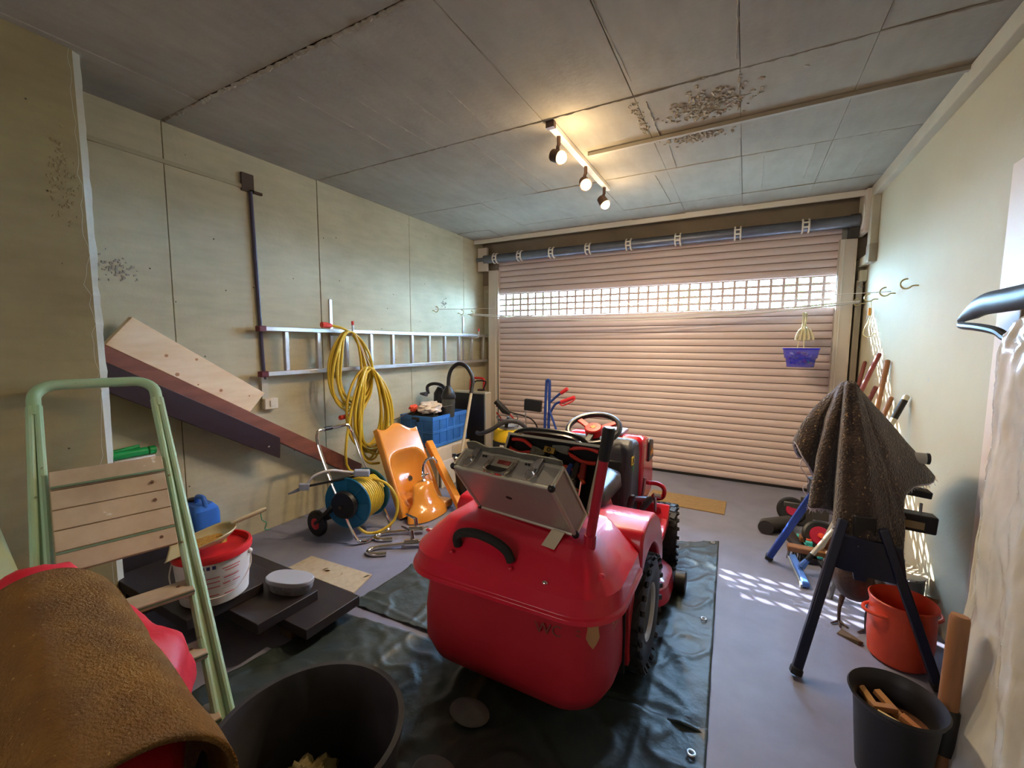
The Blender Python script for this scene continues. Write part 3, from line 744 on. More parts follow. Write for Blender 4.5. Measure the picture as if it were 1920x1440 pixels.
# small printed sheet and screwdriver left on the console
# steering wheel
Ms = Matrix.Translation(V((-0.705, 2.245, 0.838))) @ Matrix.Rotation(math.radians(24), 4, 'X')
swh = tag(bpy.data.objects.new('steering_wheel', None)); COL.objects.link(swh); swh.parent = tr; WM[swh.name] = WM[tr.name].copy()
b = MB(); b.tube([Ms @ V((0.140 * math.cos(a), 0.140 * math.sin(a), 0)) for a in [2 * PI * k / 40 for k in range(40)]], 0.0155, 10, closed=True); b.build('wheel_rim', M_vinyl, swh, world=True)
M_hub = mat('hub_red', (206, 36, 34), 0.4)
for a in (math.radians(145), math.radians(35), math.radians(-90)):
    b = MB(); b.beam(Ms @ V((0.02 * math.cos(a), 0.02 * math.sin(a), -0.012)), Ms @ V((0.132 * math.cos(a), 0.132 * math.sin(a), -0.002)), 0.034, 0.012, up=Ms.to_3x3() @ V((0, 0, 1))); b.build('spoke', M_hub if a > -1 else M_black, swh, world=True, bevel=0.004)
b = MB(); b.lathe([(0.001, -0.04), (0.046, -0.035), (0.048, 0.004), (0.042, 0.010), (0.001, 0.011)], 22, Ms); hb = b.build('hub', M_hub, swh, world=True)
b = MB(); b.prism([(0.020 * (1 if k % 2 else 0.5) * math.cos(2 * PI * k / 12), 0.020 * (1 if k % 2 else 0.5) * math.sin(2 * PI * k / 12)) for k in range(12)], 0.0108, 0.0122, Ms); b.build('emblem', M_orangep, swh, world=True, smooth=False)
b = MB(); b.tube([Ms @ V((0, 0, -0.03)), (-0.705, 2.29, 0.74)], 0.03, 12); b.build('steering_column', M_black, swh, world=True)
# foot boards, levers, linkage, mower deck
for sx, xi, xo in ((1, -0.52, -0.325), (-1, -0.88, -1.075)):
    side_prism([(2.00, 0.30), (2.02, 0.36), (2.06, 0.335), (2.30, 0.305), (2.42, 0.335), (2.47, 0.40), (2.50, 0.39), (2.45, 0.29), (2.30, 0.265), (2.02, 0.28)], min(xi, xo), max(xi, xo)).build('foot_board', M_mred, tr, world=True, bevel=0.008)
    b = MB(); xa, xb = sorted((xi + sx * 0.05, xo - sx * 0.035))
    b.box(xa, xb, 2.08, 2.36, 0.325, 0.333)
    for k in range(9): b.box(xa + 0.006, xb - 0.006, 2.09 + k * 0.03, 2.105 + k * 0.03, 0.333, 0.338)
    b.build('foot_pad', mat('pad_grey', (92, 96, 104), 0.7), tr, world=True, smooth=False)
for p0, p1, p2 in (((-0.50, 2.17, 0.40), (-0.475, 2.14, 0.47), (-0.455, 2.12, 0.545)), ((-0.46, 2.20, 0.37), (-0.43, 2.21, 0.44), (-0.385, 2.24, 0.51))):
    b = MB(); b.tube([p0, p1], 0.008, 8); lo_ = b.build('lever_rod', M_steel, tr, world=True)
    b = MB(); q = V(p1).lerp(V(p2), 0.15); b.tube([p1, q, V(p1).lerp(V(p2), 0.8), p2], [0.010, 0.018, 0.021, 0.012], 10, flat=0.55); b.build('grip', M_black, lo_, world=True)
b = MB(); b.beam((-0.47, 2.36, 0.30), (-0.455, 2.42, 0.55), 0.05, 0.008, up=(1, 0, 0)); b.tube([(-0.50, 2.30, 0.46), (-0.42, 2.40, 0.44)], 0.016, 8); b.tube([(-0.48, 2.42, 0.34), (-0.40, 2.44, 0.46)], 0.012, 8); b.build('lift_linkage', mat('dark_red_metal', (110, 20, 32), 0.4), tr, world=True)
b = MB(); b.tube([(-0.40, 2.40, 0.465), (-0.365, 2.41, 0.462)], 0.013, 6); b.tube([(-0.39, 2.46, 0.20), (-0.40, 2.44, 0.44)], 0.008, 8); b.build('linkage_bolt', M_steel, tr, world=True)
b = MB(); b.box(-0.97, -0.43, 2.53, 2.68, 0.15, 0.22); b.tube([(-0.99, 2.60, 0.18), (-0.41, 2.60, 0.18)], 0.018, 10); b.build('front_axle', M_black, tr, world=True, bevel=0.005)
b = MB(); b.box(-0.80, -0.60, 1.66, 2.75, 0.22, 0.30); b.tube([(-0.93, 1.695, 0.232), (-0.47, 1.695, 0.232)], 0.03, 10); b.build('chassis', M_black, tr, world=True)
b = MB(); b.loft([rrect(-1.10, -0.262, 1.98, 2.40, 0.14, 0.055, 8), rrect(-1.09, -0.272, 1.99, 2.39, 0.14, 0.125, 8), rrect(-1.06, -0.31, 2.02, 2.36, 0.13, 0.15, 8)]); b.build('mower_deck', M_mred, tr, world=True)
b = MB(); b.loft([rrect(-0.50, -0.315, 1.99, 2.26, 0.05, 0.148, 5), rrect(-0.50, -0.32, 1.995, 2.255, 0.05, 0.225, 5), rrect(-0.49, -0.335, 2.01, 2.24, 0.045, 0.25, 5)]); b.build('belt_cover', mat('cover_grey', (84, 84, 92), 0.5), tr, world=True)
b = MB(); b.tube([(-0.262, 2.30, 0.062), (-0.258, 2.30, 0.062), (-0.212, 2.30, 0.062), (-0.208, 2.30, 0.062)], [0.05, 0.055, 0.055, 0.05], 18); b.build('gauge_wheel', M_black, tr, world=True)
# ================================================================== OPEN ALUMINIUM TOOL CASE ON THE MOWER
M_alu = mat('case_alu', (176, 172, 164), 0.42, 0.55, var=(160, 156, 150), vscale=40, vamt=0.3, stretch=(1, 8, 1))
M_alue = mat('case_edge', (206, 204, 190), 0.35, 0.6)
M_felt = mat('case_felt', (22, 22, 24), 0.95)
M_foam = mat('case_foam', (86, 84, 74), 0.9, bump=0.3, bscale=120)
B0 = V((-0.872, 1.362, 0.667)); wv = V((0.985, -0.172, 0)); hv = V((-0.13, -0.57, 0.81)).normalized(); wv = (wv - hv * wv.dot(hv)).normalized(); tv = hv.cross(wv).normalized()
if tv.y < 0: tv = -tv
CW, CH, CT = 0.425, 0.235, 0.085
def cf(o, x, y, z): return Matrix(((x.x, y.x, z.x, o.x), (x.y, y.y, z.y, o.y), (x.z, y.z, z.z, o.z), (0, 0, 0, 1)))
MA = cf(B0, wv, tv, hv)     # x width, y thickness (away from the camera), z height
case = thing('tool_case', 'open aluminium tool case tipped up on the mower collector lid', 'tool case', tuple(B0))
def shell(M, n, T, outer_y):
    """open tray: outer wall at y=0, rims towards y=T"""
    b = MB(); t = 0.006
    b.box(0, CW, 0, t, 0, CH, M); b.box(0, t, 0, T, 0, CH, M); b.box(CW - t, CW, 0, T, 0, CH, M); b.box(0, CW, 0, T, 0, t, M); b.box(0, CW, 0, T, CH - t, CH, M)
    o = b.build(n, M_alu, case, world=True, smooth=False, bevel=0.002)
    b = MB(); b.box(t, CW - t, t, t + 0.003, t, CH - t, M); b.box(t, t + 0.003, t, T * 0.98, t, CH - t, M); b.box(CW - t - 0.003, CW - t, t, T * 0.98, t, CH - t, M); b.box(t, CW - t, t, T * 0.98, t, t + 0.003, M); b.box(t, CW - t, t, T * 0.98, CH - t - 0.003, CH - t, M)
    b.build('lining', M_felt, o, world=True, smooth=False)
    for (p, q) in (((0, 0, 0), (CW, 0, 0)), ((0, 0, CH), (CW, 0, CH)), ((0, 0, 0), (0, 0, CH)), ((CW, 0, 0), (CW, 0, CH)), ((0, 0, CH), (0, T, CH)), ((CW, 0, CH), (CW, T, CH)), ((0, 0, 0), (0, T, 0)), ((CW, 0, 0), (CW, T, 0))):
        b = MB(); b.tube([M @ V(p), M @ V(q)], 0.0065, 8); b.build('edge_profile', M_alue, o, world=True)
    b = MB()
    for z in (0, CH): b.box(0, CW, T - 0.006, T + 0.002, z - 0.004 if z else -0.004, (z + 0.004) if z else 0.004, M)
    for x in (0, CW): b.box(x - 0.004, x + 0.004, T - 0.006, T + 0.002, 0, CH, M)
    b.build('rim_profile', M_alue, o, world=True, smooth=False)
    for x in (0, CW):
        for z in (0, CH):
            b = MB(); b.ball(M @ V((x, 0.002, z)), 0.0125, 12, 8); b.build('corner_cap', M_black, o, world=True)
    return o
tray = shell(MA, 'lower_shell', CT, 0)
# hinge line at the far bottom edge; lid opened towards the seat
H0 = MA @ V((0, CT + 0.004, 0)); ang = math.radians(62)
lz = (hv * math.cos(ang) + tv * math.sin(ang)).normalized(); ly = -(tv * math.cos(ang) - hv * math.sin(ang)).normalized()
ML = cf(H0 - ly * 0.05 , wv, ly, lz)
ML = cf(H0 - ly * 0.055, wv, ly, lz)
lid_s = shell(ML, 'lid_shell', 0.05, 0)
# foam sheet bulging out of the lower shell
b = MB(); b.grid(lambda u, v: MA @ V((0.008 + (CW - 0.016) * u, CT + 0.004 + 0.012 * math.sin(v * PI) + 0.010 * (v > 0.98) + 0.004 * math.sin(u * 17), 0.006 + (CH + 0.020 - 0.014 * u + 0.004 * math.sin(u * 21)) * v)), 30, 12)
b.build('foam_sheet', M_foam, case, world=True, thick=0.010)
# latches, handle and badge on the upper edge of the lower shell
for x in (0.062, 0.335):
    b = MB(); b.box(x - 0.022, x + 0.022, 0.030, CT + 0.004, CH, CH + 0.005, MA); b.box(x - 0.013, x + 0.013, CT - 0.030, CT + 0.012, CH + 0.004, CH + 0.012, MA)
    la = b.build('latch', M_steel, case, world=True, bevel=0.002)
    b = MB(); b.tube([MA @ V(p) for p in spline([(x - 0.014, 0.05, CH + 0.010), (x - 0.016, 0.02, CH + 0.012), (x, 0.006, CH + 0.012), (x + 0.016, 0.02, CH + 0.012), (x + 0.014, 0.05, CH + 0.010), (x, 0.055, CH + 0.012)], 5, closed=True)], 0.0022, 6, closed=True); b.build('latch_bail', M_chrome, la, world=True)
    b = MB(); b.cyl(MA @ V((x, 0.045, CH + 0.004)), MA @ V((x, 0.045, CH + 0.014)), 0.007, 10); b.build('latch_rivet', M_chrome, la, world=True)
b = MB(); b.box(0.142, 0.255, 0.012, CT - 0.008, CH, CH + 0.003, MA); hp = b.build('handle_plate', mat('plate_taupe', (150, 142, 124), 0.5), case, world=True, smooth=False)
b = MB(); b.tube([MA @ V(p) for p in spline([(0.150, 0.060, CH + 0.004), (0.150, 0.025, CH + 0.012), (0.160, 0.004, CH + 0.016), (0.20, 0.0, CH + 0.017), (0.238, 0.004, CH + 0.016), (0.25, 0.025, CH + 0.012), (0.25, 0.060, CH + 0.004)], 6)], 0.0065, 8); b.build('handle', M_chrome, case, world=True)
b = MB(); b.box(0.155, 0.245, 0.014, 0.034, CH + 0.003, CH + 0.006, MA); b.build('handle_recess', M_black, hp, world=True, smooth=False)
b = MB(); b.box(0.178, 0.232, 0.048, 0.064, CH + 0.003, CH + 0.005, MA); b.build('badge', mat('badge_red', (120, 44, 40), 0.5), hp, world=True, smooth=False)
for x in (0.148, 0.252, 0.10, 0.112, 0.29, 0.302):
    b = MB(); b.ball(MA @ V((x, 0.068, CH + 0.003)), 0.0045, 8, 6); b.build('rivet', M_chrome if x in (0.148, 0.252) else M_black, case, world=True)
b = MB()
b.prism([(0.014 * math.cos(a), 0.007 * math.sin(a)) for a in [2 * PI * k / 16 for k in range(16)]], -0.0008, 0.0014, MA @ Matrix.Translation((0.205, 0, CH * 0.52)) @ Matrix.Rotation(PI / 2, 4, 'X')); b.build('logo_badge', M_black, case, world=True)
# lid catches
for x in (0.06, 0.33):
    b = MB(); b.box(x - 0.012, x + 0.012, 0.030, 0.056, CH, CH + 0.006, ML); b.build('catch_plate', M_chrome, case, world=True, bevel=0.001)
# tools lying in the lid
M_tred = mat('tool_red', (200, 52, 40), 0.45)
M_tstl = mat('tool_steel', (120, 118, 112), 0.35, 0.8)
def pliers(x, z, ang, lab, m=M_tred, s=1.0, yy=0.028):
    Mt = ML @ Matrix.Translation((x, yy, z)) @ Matrix.Rotation(ang, 4, 'Y')
    o = thing('pliers', lab, 'pliers', tuple(Mt.to_translation()), group='pliers in the open tool case')
    b = MB()
    for sg in (-1, 1):
        b.loft([[Mt @ V((sg * a + p[0] * w_, p[1] * 0.006, z_ * s)) for p in ((-1, -1), (1, -1), (1, 1), (-1, 1))] for a, w_, z_ in ((-0.012 * -1 * 0.5, 0.010, -0.012), (0.006, 0.009, 0.015), (0.0035, 0.003, 0.055))])
    b.cyl(Mt @ V((0, -0.008, 0)), Mt @ V((0, 0.008, 0)), 0.011, 12)
    b.build('jaws', M_tstl, o, world=True)
    for sg in (-1, 1):
        b = MB(); b.tube([Mt @ V((sg * q[0], 0, q[1] * s)) for q in spline([(0.006, -0.008), (0.016, -0.03), (0.026, -0.065), (0.024, -0.10), (0.018, -0.125)], 4)], [0.005] * 3 + [0.0075] * 14, 8); b.build('handle', m, o, world=True)
    return o
pliers(0.13, 0.185, math.radians(96), 'red-handled pliers lying leftmost in the tool case lid')
pliers(0.275, 0.205, math.radians(-86), 'red-handled long-nose pliers lying top right in the tool case lid', s=1.15)
pliers(0.26, 0.145, math.radians(-60), 'red-handled pliers below the long-nose pair in the case lid', mat('tool_orange', (226, 84, 40), 0.45))
b = MB(); b.obox((0, 0, 0), (0.05, 0.014, 0.022)); Mq = ML @ Matrix.Translation((0.205, 0.03, 0.195)) @ Matrix.Rotation(0.1, 4, 'Y')
tm = thing('brass_clamp', 'small brass clamp between the pliers in the tool case', 'clamp', tuple(Mq.to_translation()))
b = MB(); b.box(-0.025, 0.025, -0.010, 0.010, -0.012, 0.012, Mq); b.build('body', mat('brass', (196, 164, 88), 0.3, 0.9), tm, world=True, bevel=0.002)
b = MB(); b.tube([Mq @ V((0.007 * math.cos(a), 0.012, 0.007 * math.sin(a))) for a in [2 * PI * k / 12 for k in range(12)]], 0.002, 6, closed=True); b.build('ring', M_black, tm, world=True)
for k, (x, z, a, c, lab) in enumerate(((0.30, 0.10, 12, (40, 70, 150), 'blue-handled screwdriver standing in the tool case'), (0.335, 0.105, 4, (40, 38, 38), 'black-handled screwdriver standing in the tool case'), (0.365, 0.11, -4, (150, 40, 40), 'dark red screwdriver at the right side of the tool case'), (0.315, 0.05, 30, (60, 58, 56), 'grey ratchet at the bottom of the tool case'))):
    Mt = ML @ Matrix.Translation((x, 0.03 + 0.006 * (k % 2), z)) @ Matrix.Rotation(math.radians(a), 4, 'Y')
    o = thing('screwdriver' if k < 3 else 'ratchet', lab, 'screwdriver' if k < 3 else 'ratchet', tuple(Mt.to_translation()))
    b = MB(); b.tube([Mt @ V((0, 0, q)) for q in (0.0, 0.006, 0.05, 0.06)], [0.010, 0.013, 0.012, 0.007], 8); b.build('grip', mat('grip_%d' % k, c, 0.4), o, world=True)
    b = MB(); b.tube([Mt @ V((0, 0, 0)), Mt @ V((0, 0, -0.06))], 0.004, 8); b.build('shank', M_chrome, o, world=True)
b = MB(); b.box(0, 0.05, 0.0, 0.07, 0.0, 0.0015, Matrix.Translation((-0.55, 1.225, 0.6455)) @ Matrix.Rotation(-0.2, 4, 'Z') @ Matrix.Rotation(0.5, 4, 'X'))
tag(b.build('paper_scrap', mat('paper_cream', (212, 200, 170), 0.8)), 'cream paper scrap under the front corner of the tool case', 'paper')
# ================================================================== LEFT WALL: LADDER, HOOKS, HOSES, PLANKS
M_lad = mat('ladder_alu', (196, 196, 194), 0.38, 0.75, var=(170, 168, 164), vscale=12, vamt=0.4)
M_hose = mat('hose_yellow', (206, 176, 52), 0.4, var=(190, 156, 40), vscale=6, vamt=0.4)
M_cplg = mat('coupling_red', (206, 60, 44), 0.45)
xl = XL + 0.075
t = thing('aluminium_ladder', 'long aluminium ladder hung sideways on the left concrete wall', 'ladder', (xl, 3.1, 1.09))
for zc in (1.388, 1.090):
    b = MB(); b.box(xl - 0.022, xl + 0.022, 1.715, 4.50, zc - 0.016, zc + 0.016); r_ = b.build('rail', M_lad, t, world=True, bevel=0.004)
    b = MB(); b.box(xl - 0.025, xl + 0.025, 1.675, 1.725, zc - 0.019, zc + 0.019); b.build('rail_foot', mat('foot_maroon', (92, 30, 40), 0.6), r_, world=True, bevel=0.006)
for k in range(11):
    y = 1.87 + k * 0.255
    b = MB(); b.box(xl - 0.016, xl + 0.014, y - 0.015, y + 0.015, 1.10, 1.378); b.build('rung', M_lad, t, world=True, bevel=0.004)
for n, (y, lab) in enumerate(((2.30, 'galvanised wall hook holding ladder and yellow hoses'), (4.10, 'galvanised wall hook holding the far end of the ladder'))):
    h = thing('ladder_hook', lab, 'hook', (XL, y, 1.35), group='ladder wall hooks')
    b = MB(); b.box(XL + 0.001, XL + 0.010, y - 0.014, y + 0.014, 1.13 if n == 0 else 1.05, 1.635 if n == 0 else 1.60); b.build('back_bar', M_lad, h, world=True, bevel=0.003)
    b = MB(); zz = 1.360
    b.tube(spline([(XL + 0.01, y, zz), (XL + 0.09, y, zz), (XL + 0.16, y + 0.05, zz), (XL + 0.175, y + 0.06, zz + 0.02), (XL + 0.178, y + 0.06, zz + 0.08)], 5), 0.009, 8); a_ = b.build('arm', M_lad, h, world=True)
    b = MB(); b.cyl((XL + 0.178, y + 0.06, zz + 0.075), (XL + 0.178, y + 0.06, zz + 0.105), 0.0105, 10); b.build('tip', M_cplg, a_, world=True)
# --- hoses
rnd = random.Random(4)
def coil(cx, cy, ztop, zbot, hw, loops, spread, xjit, seed):
    rr_ = random.Random(seed); P = []
    N = 26
    for k in range(loops):
        h_w = hw * rr_.uniform(0.78, 1.06); zb = zbot + rr_.uniform(0.0, 0.16) * (ztop - zbot); oy = rr_.uniform(-spread, spread); ox = rr_.uniform(0, xjit)
        for j in range(N):
            a = 2 * PI * (j / N) + PI / 2
            c_, s_ = math.cos(a), math.sin(a)
            zc = (ztop + zb) / 2; hh = (ztop - zb) / 2
            yy = cy + oy * (1 - max(0, s_) ** 2) + c_ * h_w * (1.0 - 0.22 * s_)
            P.append(V((cx + ox * (1 - max(0, s_) ** 3) + 0.012 * math.sin(a * 2 + k), yy, zc + s_ * hh)))
    return P
hx = XL + 0.165
h = thing('garden_hose', 'upper yellow garden hose coil hanging on the ladder hook', 'hose', (hx, 2.36, 1.37), group='yellow hose coils')
P = coil(hx, 2.33, 1.385, 0.77, 0.185, 9, 0.05, 0.05, 1)
P = [V((hx - 0.01, 2.17, 1.425)), V((hx, 2.25, 1.415))] + P
b = MB(); b.tube(spline(P, 2), 0.0098, 8); b.build('hose', M_hose, h, world=True)
b = MB(); b.tube([(hx - 0.012, 2.10, 1.428), (hx - 0.01, 2.145, 1.426), (hx - 0.01, 2.18, 1.424)], [0.021, 0.021, 0.014], 10); b.build('coupling', M_cplg, h, world=True)
b = MB(); e_ = P[-1]; b.tube([(hx + 0.04, 2.19, 0.735), (hx + 0.04, 2.23, 0.735), (hx + 0.035, 2.27, 0.745)], [0.018, 0.018, 0.011], 10); b.build('coupling', M_cplg, h, world=True)
b = MB(); b.tube(spline([(hx + 0.035, 2.26, 0.742), (hx + 0.04, 2.36, 0.735), (hx + 0.03, 2.45, 0.80), (hx + 0.01, 2.49, 0.9)], 5), 0.0098, 8); b.build('hose_end', M_hose, h, world=True)
h2 = thing('garden_hose', 'lower yellow garden hose bundle tied with string below the first coil', 'hose', (hx + 0.07, 2.42, 1.10), group='yellow hose coils')
P = coil(hx + 0.07, 2.445, 1.105, 0.36, 0.165, 11, 0.055, 0.06, 2)
P += [V((hx + 0.10, 2.30, 0.95)), V((hx + 0.12, 2.18, 0.60)), V((hx + 0.14, 2.15, 0.40)), V((hx + 0.17, 2.19, 0.335)), V((hx + 0.22, 2.26, 0.335))]
b = MB(); b.tube(spline(P, 2), 0.0098, 8); b.build('hose', M_hose, h2, world=True)
b = MB(); b.tube(spline([(hx + 0.09, 2.42, 1.08), (hx + 0.12, 2.33, 0.85), (hx + 0.15, 2.28, 0.50), (hx + 0.18, 2.32, 0.38), (hx + 0.22, 2.40, 0.36)], 6), 0.0098, 8); b.build('hose_end', M_hose, h2, world=True)
b = MB(); b.tube([(hx + 0.03, 2.375, 1.36), (hx + 0.09, 2.43, 1.11)], 0.002, 5); b.tube([(hx + 0.03, 2.37, 1.36), (hx + 0.095, 2.455, 1.11)], 0.002, 5); b.build('string', M_line, h2, world=True)

# --- boards leaning along the wall
M_pine = mat('pine', (244, 218, 182), 0.6, var=(230, 196, 154), vscale=3.0, vamt=0.5, stretch=(6, 1.2, 6))
M_knot = mat('pine_knot', (186, 136, 90), 0.6)
M_mahog = mat('mahogany', (140, 84, 62), 0.5, var=(112, 62, 46), vscale=3.0, vamt=0.5, stretch=(6, 1.0, 6))
M_darkb = mat('dark_board', (52, 36, 40), 0.35, var=(44, 30, 34), vscale=3.0, stretch=(6, 1.0, 6))
def plank(name, lab, pts, x0, th, m):
    """board parallel to the wall: four (y, z) corners, front face at x0"""
    a, b_, c, d = pts
    bb = MB(); q = [V((x0, p[0], p[1])) for p in pts]
    bb.add([*q, *[p - V((th, 0, 0)) for p in q]], [(0, 1, 2, 3), (7, 6, 5, 4), (0, 4, 5, 1), (1, 5, 6, 2), (2, 6, 7, 3), (3, 7, 4, 0)])
    return tag(bb.build(name, m, bevel=0.002), lab, 'board')
pb = plank('pine_board', 'wide pale pine board with knots resting on the brown plank', [(0.905, 1.285), (1.585, 0.856), (1.685, 0.968), (1.02, 1.425)], -2.755, 0.045, M_pine)
for y, z, r_ in ((1.155, 1.225, 0.009), (1.20, 1.12, 0.011), (1.30, 1.20, 0.008), (1.30, 1.055, 0.005), (1.42, 1.01, 0.010), (1.585, 0.96, 0.005)):
    b = MB(); b.ball((-2.7548, y, z), (0.0012, r_, r_ * 0.9), 12, 6); b.build('knot', M_knot, pb)
plank('mahogany_plank', 'long reddish brown plank sloping down along the left wall', [(0.80, 1.245), (2.42, 0.20), (2.46, 0.30), (0.80, 1.345)], -2.735, 0.055, M_mahog)
dbm = plank('dark_plank', 'dark brown shelf board lying below the reddish plank', [(0.85, 1.075), (1.735, 0.525), (1.742, 0.665), (0.80, 1.255)], -2.700, 0.03, M_darkb)
b = MB(); b.ball((-2.6995, 1.66, 0.62), (0.003, 0.007, 0.007), 10, 6); b.build('screw', M_chrome, dbm)
b = MB(); b.ball((-2.6995, 0.98, 1.09), (0.003, 0.010, 0.010), 10, 6); b.build('screw', M_chrome, dbm)
# ================================================================== BACK LEFT: HOSE REEL, BASIN, TAPS, CRATE, VACUUMS
M_blue = mat('reel_blue', (22, 104, 140), 0.4, var=(18, 92, 126), vscale=8)
M_crate = mat('crate_blue', (58, 122, 196), 0.45, var=(48, 108, 180), vscale=6)
M_orange = mat('basin_orange', (224, 150, 62), 0.18, var=(216, 140, 54), vscale=3, coat=0.5)
M_card = mat('cardboard', (196, 176, 148), 0.8, var=(182, 160, 132), vscale=4)
# --- hose reel cart
rc = V((-2.27, 2.00, 0.25))
t = thing('hose_reel_cart', 'wheeled hose reel with blue drum wound with yellow hose', 'hose reel', (-2.27, 2.00, 0))
Mr = Matrix.Translation(rc) @ Matrix.Rotation(math.radians(14), 4, 'Z') @ Matrix.Rotation(-PI / 2, 4, 'X')   # local z along world y
for zz, sgn in ((-0.115, -1), (0.115, 1)):
    b = MB(); b.lathe([(0.03, zz), (0.06, zz + sgn * 0.012), (0.148, zz), (0.168, zz - sgn * 0.004), (0.172, zz), (0.168, zz + sgn * 0.008), (0.148, zz + sgn * 0.006), (0.06, zz + sgn * 0.020), (0.03, zz + sgn * 0.02)], 32, Mr)
    fl = b.build('drum_flange', M_blue, t, world=True)
    for k in range(8):
        a = 2 * PI * k / 8
        b = MB(); b.beam(Mr @ V((0.05 * math.cos(a), 0.05 * math.sin(a), zz + sgn * 0.022)), Mr @ V((0.150 * math.cos(a), 0.150 * math.sin(a), zz + sgn * 0.009)), 0.010, 0.008, up=Mr.to_3x3() @ V((0, 0, sgn))); b.build('flange_rib', M_blue, fl, world=True, smooth=False)
b = MB(); b.lathe([(0.06, -0.11), (0.06, 0.11)], 20, Mr); b.build('drum_core', M_blue, t, world=True)
P = []
for layer, rad in enumerate((0.112, 0.129, 0.144)):
    for k in range(10 * 18):
        a = 2 * PI * k / 18; f = k / (10 * 18); zz = -0.098 + 0.196 * (f if layer % 2 == 0 else 1 - f)
        P.append(Mr @ V((rad * math.cos(a), rad * math.sin(a), zz)))
e0 = P[-1]
b = MB(); b.tube(P, 0.0095, 8); b.build('wound_hose', M_hose, t, world=True)
b = MB(); b.tube(spline([(-2.19, 2.06, 0.375), (-2.12, 2.12, 0.33), (-2.06, 2.15, 0.22), (-2.06, 2.12, 0.09), (-2.11, 2.04, 0.03), (-2.17, 1.97, 0.03), (-2.22, 1.92, 0.10)], 6), 0.0095, 8); b.build('loose_hose', M_hose, t, world=True)
for y in (1.855, 2.155):
    b = MB(); b.tube(spline([(-2.115, y + (0.03 if y < 2 else -0.03), 0.013), (-2.145, y, 0.05), (-2.27, y, 0.25), (-2.38, y, 0.43), (-2.47, y, 0.62), (-2.50, y + (0.02 if y < 2 else -0.02), 0.695), (-2.50, y + (0.05 if y < 2 else -0.05), 0.71)], 5), 0.0105, 10); b.build('frame_tube', M_chrome, t, world=True)
b = MB(); b.tube(spline([(-2.115, 1.885, 0.013), (-2.10, 1.92, 0.0125), (-2.095, 2.0, 0.0125), (-2.10, 2.09, 0.0125), (-2.115, 2.125, 0.013)], 4), 0.0105, 10); b.build('foot_bar', M_chrome, t, world=True)
b = MB(); b.tube([(-2.50, 1.90, 0.71), (-2.50, 2.11, 0.71)], 0.011, 10); b.build('push_handle', M_chrome, t, world=True)
b = MB(); b.tube([(-2.50, 1.93, 0.71), (-2.50, 1.99, 0.71)], 0.014, 10); b.build('handle_grip', M_black, t, world=True)
for y in (1.825, 2.185):
    b = MB(); b.lathe([(0.02, -0.018), (0.078, -0.018), (0.088, -0.010), (0.088, 0.010), (0.078, 0.018), (0.02, 0.018)], 26, Matrix.Translation((-2.47, y, 0.089)) @ Matrix.Rotation(PI / 2, 4, 'X')); w_ = b.build('wheel', M_black, t, world=True)
    b = MB(); b.lathe([(0.001, -0.022), (0.036, -0.021), (0.040, -0.017), (0.040, 0.017), (0.036, 0.021), (0.001, 0.022)], 18, Matrix.Translation((-2.47, y, 0.089)) @ Matrix.Rotation(PI / 2, 4, 'X')); b.build('wheel_hub', M_red, w_, world=True)
b = MB(); b.tube([(-2.47, 1.82, 0.089), (-2.47, 2.19, 0.089)], 0.010, 8); b.beam((-2.47, 1.86, 0.09), (-2.30, 1.86, 0.24), 0.02, 0.12, up=(0, 1, 0)); b.build('axle', M_black, t, world=True)
b = MB(); b.lathe([(0.001, -0.175), (0.085, -0.172), (0.095, -0.15), (0.085, -0.130), (0.03, -0.128)], 22, Mr); b.build('side_cover', M_black, t, world=True)
b = MB(); b.cyl(Mr @ V((0, 0, -0.2)), Mr @ V((0, 0, -0.15)), 0.012, 10); b.build('axle_bolt', M_chrome, t, world=True)
b = MB(); b.tube([(-2.42, 1.70, 0.385), (-2.14, 2.02, 0.435)], 0.008, 8); b.build('guide_rod', M_black, t, world=True)
b = MB(); b.obox((-2.19, 1.965, 0.440), (0.10, 0.045, 0.045), (0, 0.1, 0.84)); b.build('hose_guide', mat('guide_grey', (150, 158, 178), 0.4), t, world=True, bevel=0.008)
b = MB(); b.obox((-2.42, 1.705, 0.385), (0.06, 0.035, 0.04), (0, 0.1, 0.84)); b.tube([(-2.44, 1.68, 0.37), (-2.49, 1.64, 0.345)], [0.012, 0.006], 8); b.build('spray_nozzle', MATS['guide_grey'], t, world=True, bevel=0.006)
b = MB(); b.tube(spline([(-2.42, 1.72, 0.39), (-2.38, 1.75, 0.45), (-2.32, 1.82, 0.475), (-2.26, 1.90, 0.455), (-2.21, 1.94, 0.445)], 6), 0.008, 8); b.build('crank_arm', mat('white_tube', (216, 214, 220), 0.35), t, world=True)

# --- orange washbasin leaning against the wall
O = V((-2.17, 2.285, 0.006)); ex = V((0.10, 0.995, 0)).normalized(); ev = V((-0.31, 0.045, 0.60)).normalized(); ev = (ev - ex * ev.dot(ex)).normalized(); en = ex.cross(ev)
if en.x < 0: en = -en
Mb = cf(O, ex, ev, en)
bs = thing('washbasin', 'orange ceramic washbasin leaning on end against the left wall', 'washbasin', tuple(O))
BW, BH = 0.43, 0.70
def outline(u, v):
    # plan outline: straight bottom, wavy splashback at the top, tapered right side
    x = (u - 0.5) * BW * (1.0 - 0.10 * v)
    top = BH * (1.0 + 0.035 * math.cos((u - 0.5) * 9.0) - 0.06 * u * u)
    return x + BW * 0.5 + 0.02 * v, v * top
def bowl(x, y):
    dx = (x - 0.222) / 0.178; dy = (y - 0.250) / 0.225
    d = (abs(dx) ** 4 + abs(dy) ** 3.4) ** (1 / 3.7)
    return -0.105 * (1 - (1 - max(0.0, min(1.0, (1.04 - d) / 0.75))) ** 2.2) if d < 1.04 else 0.0
b = MB()
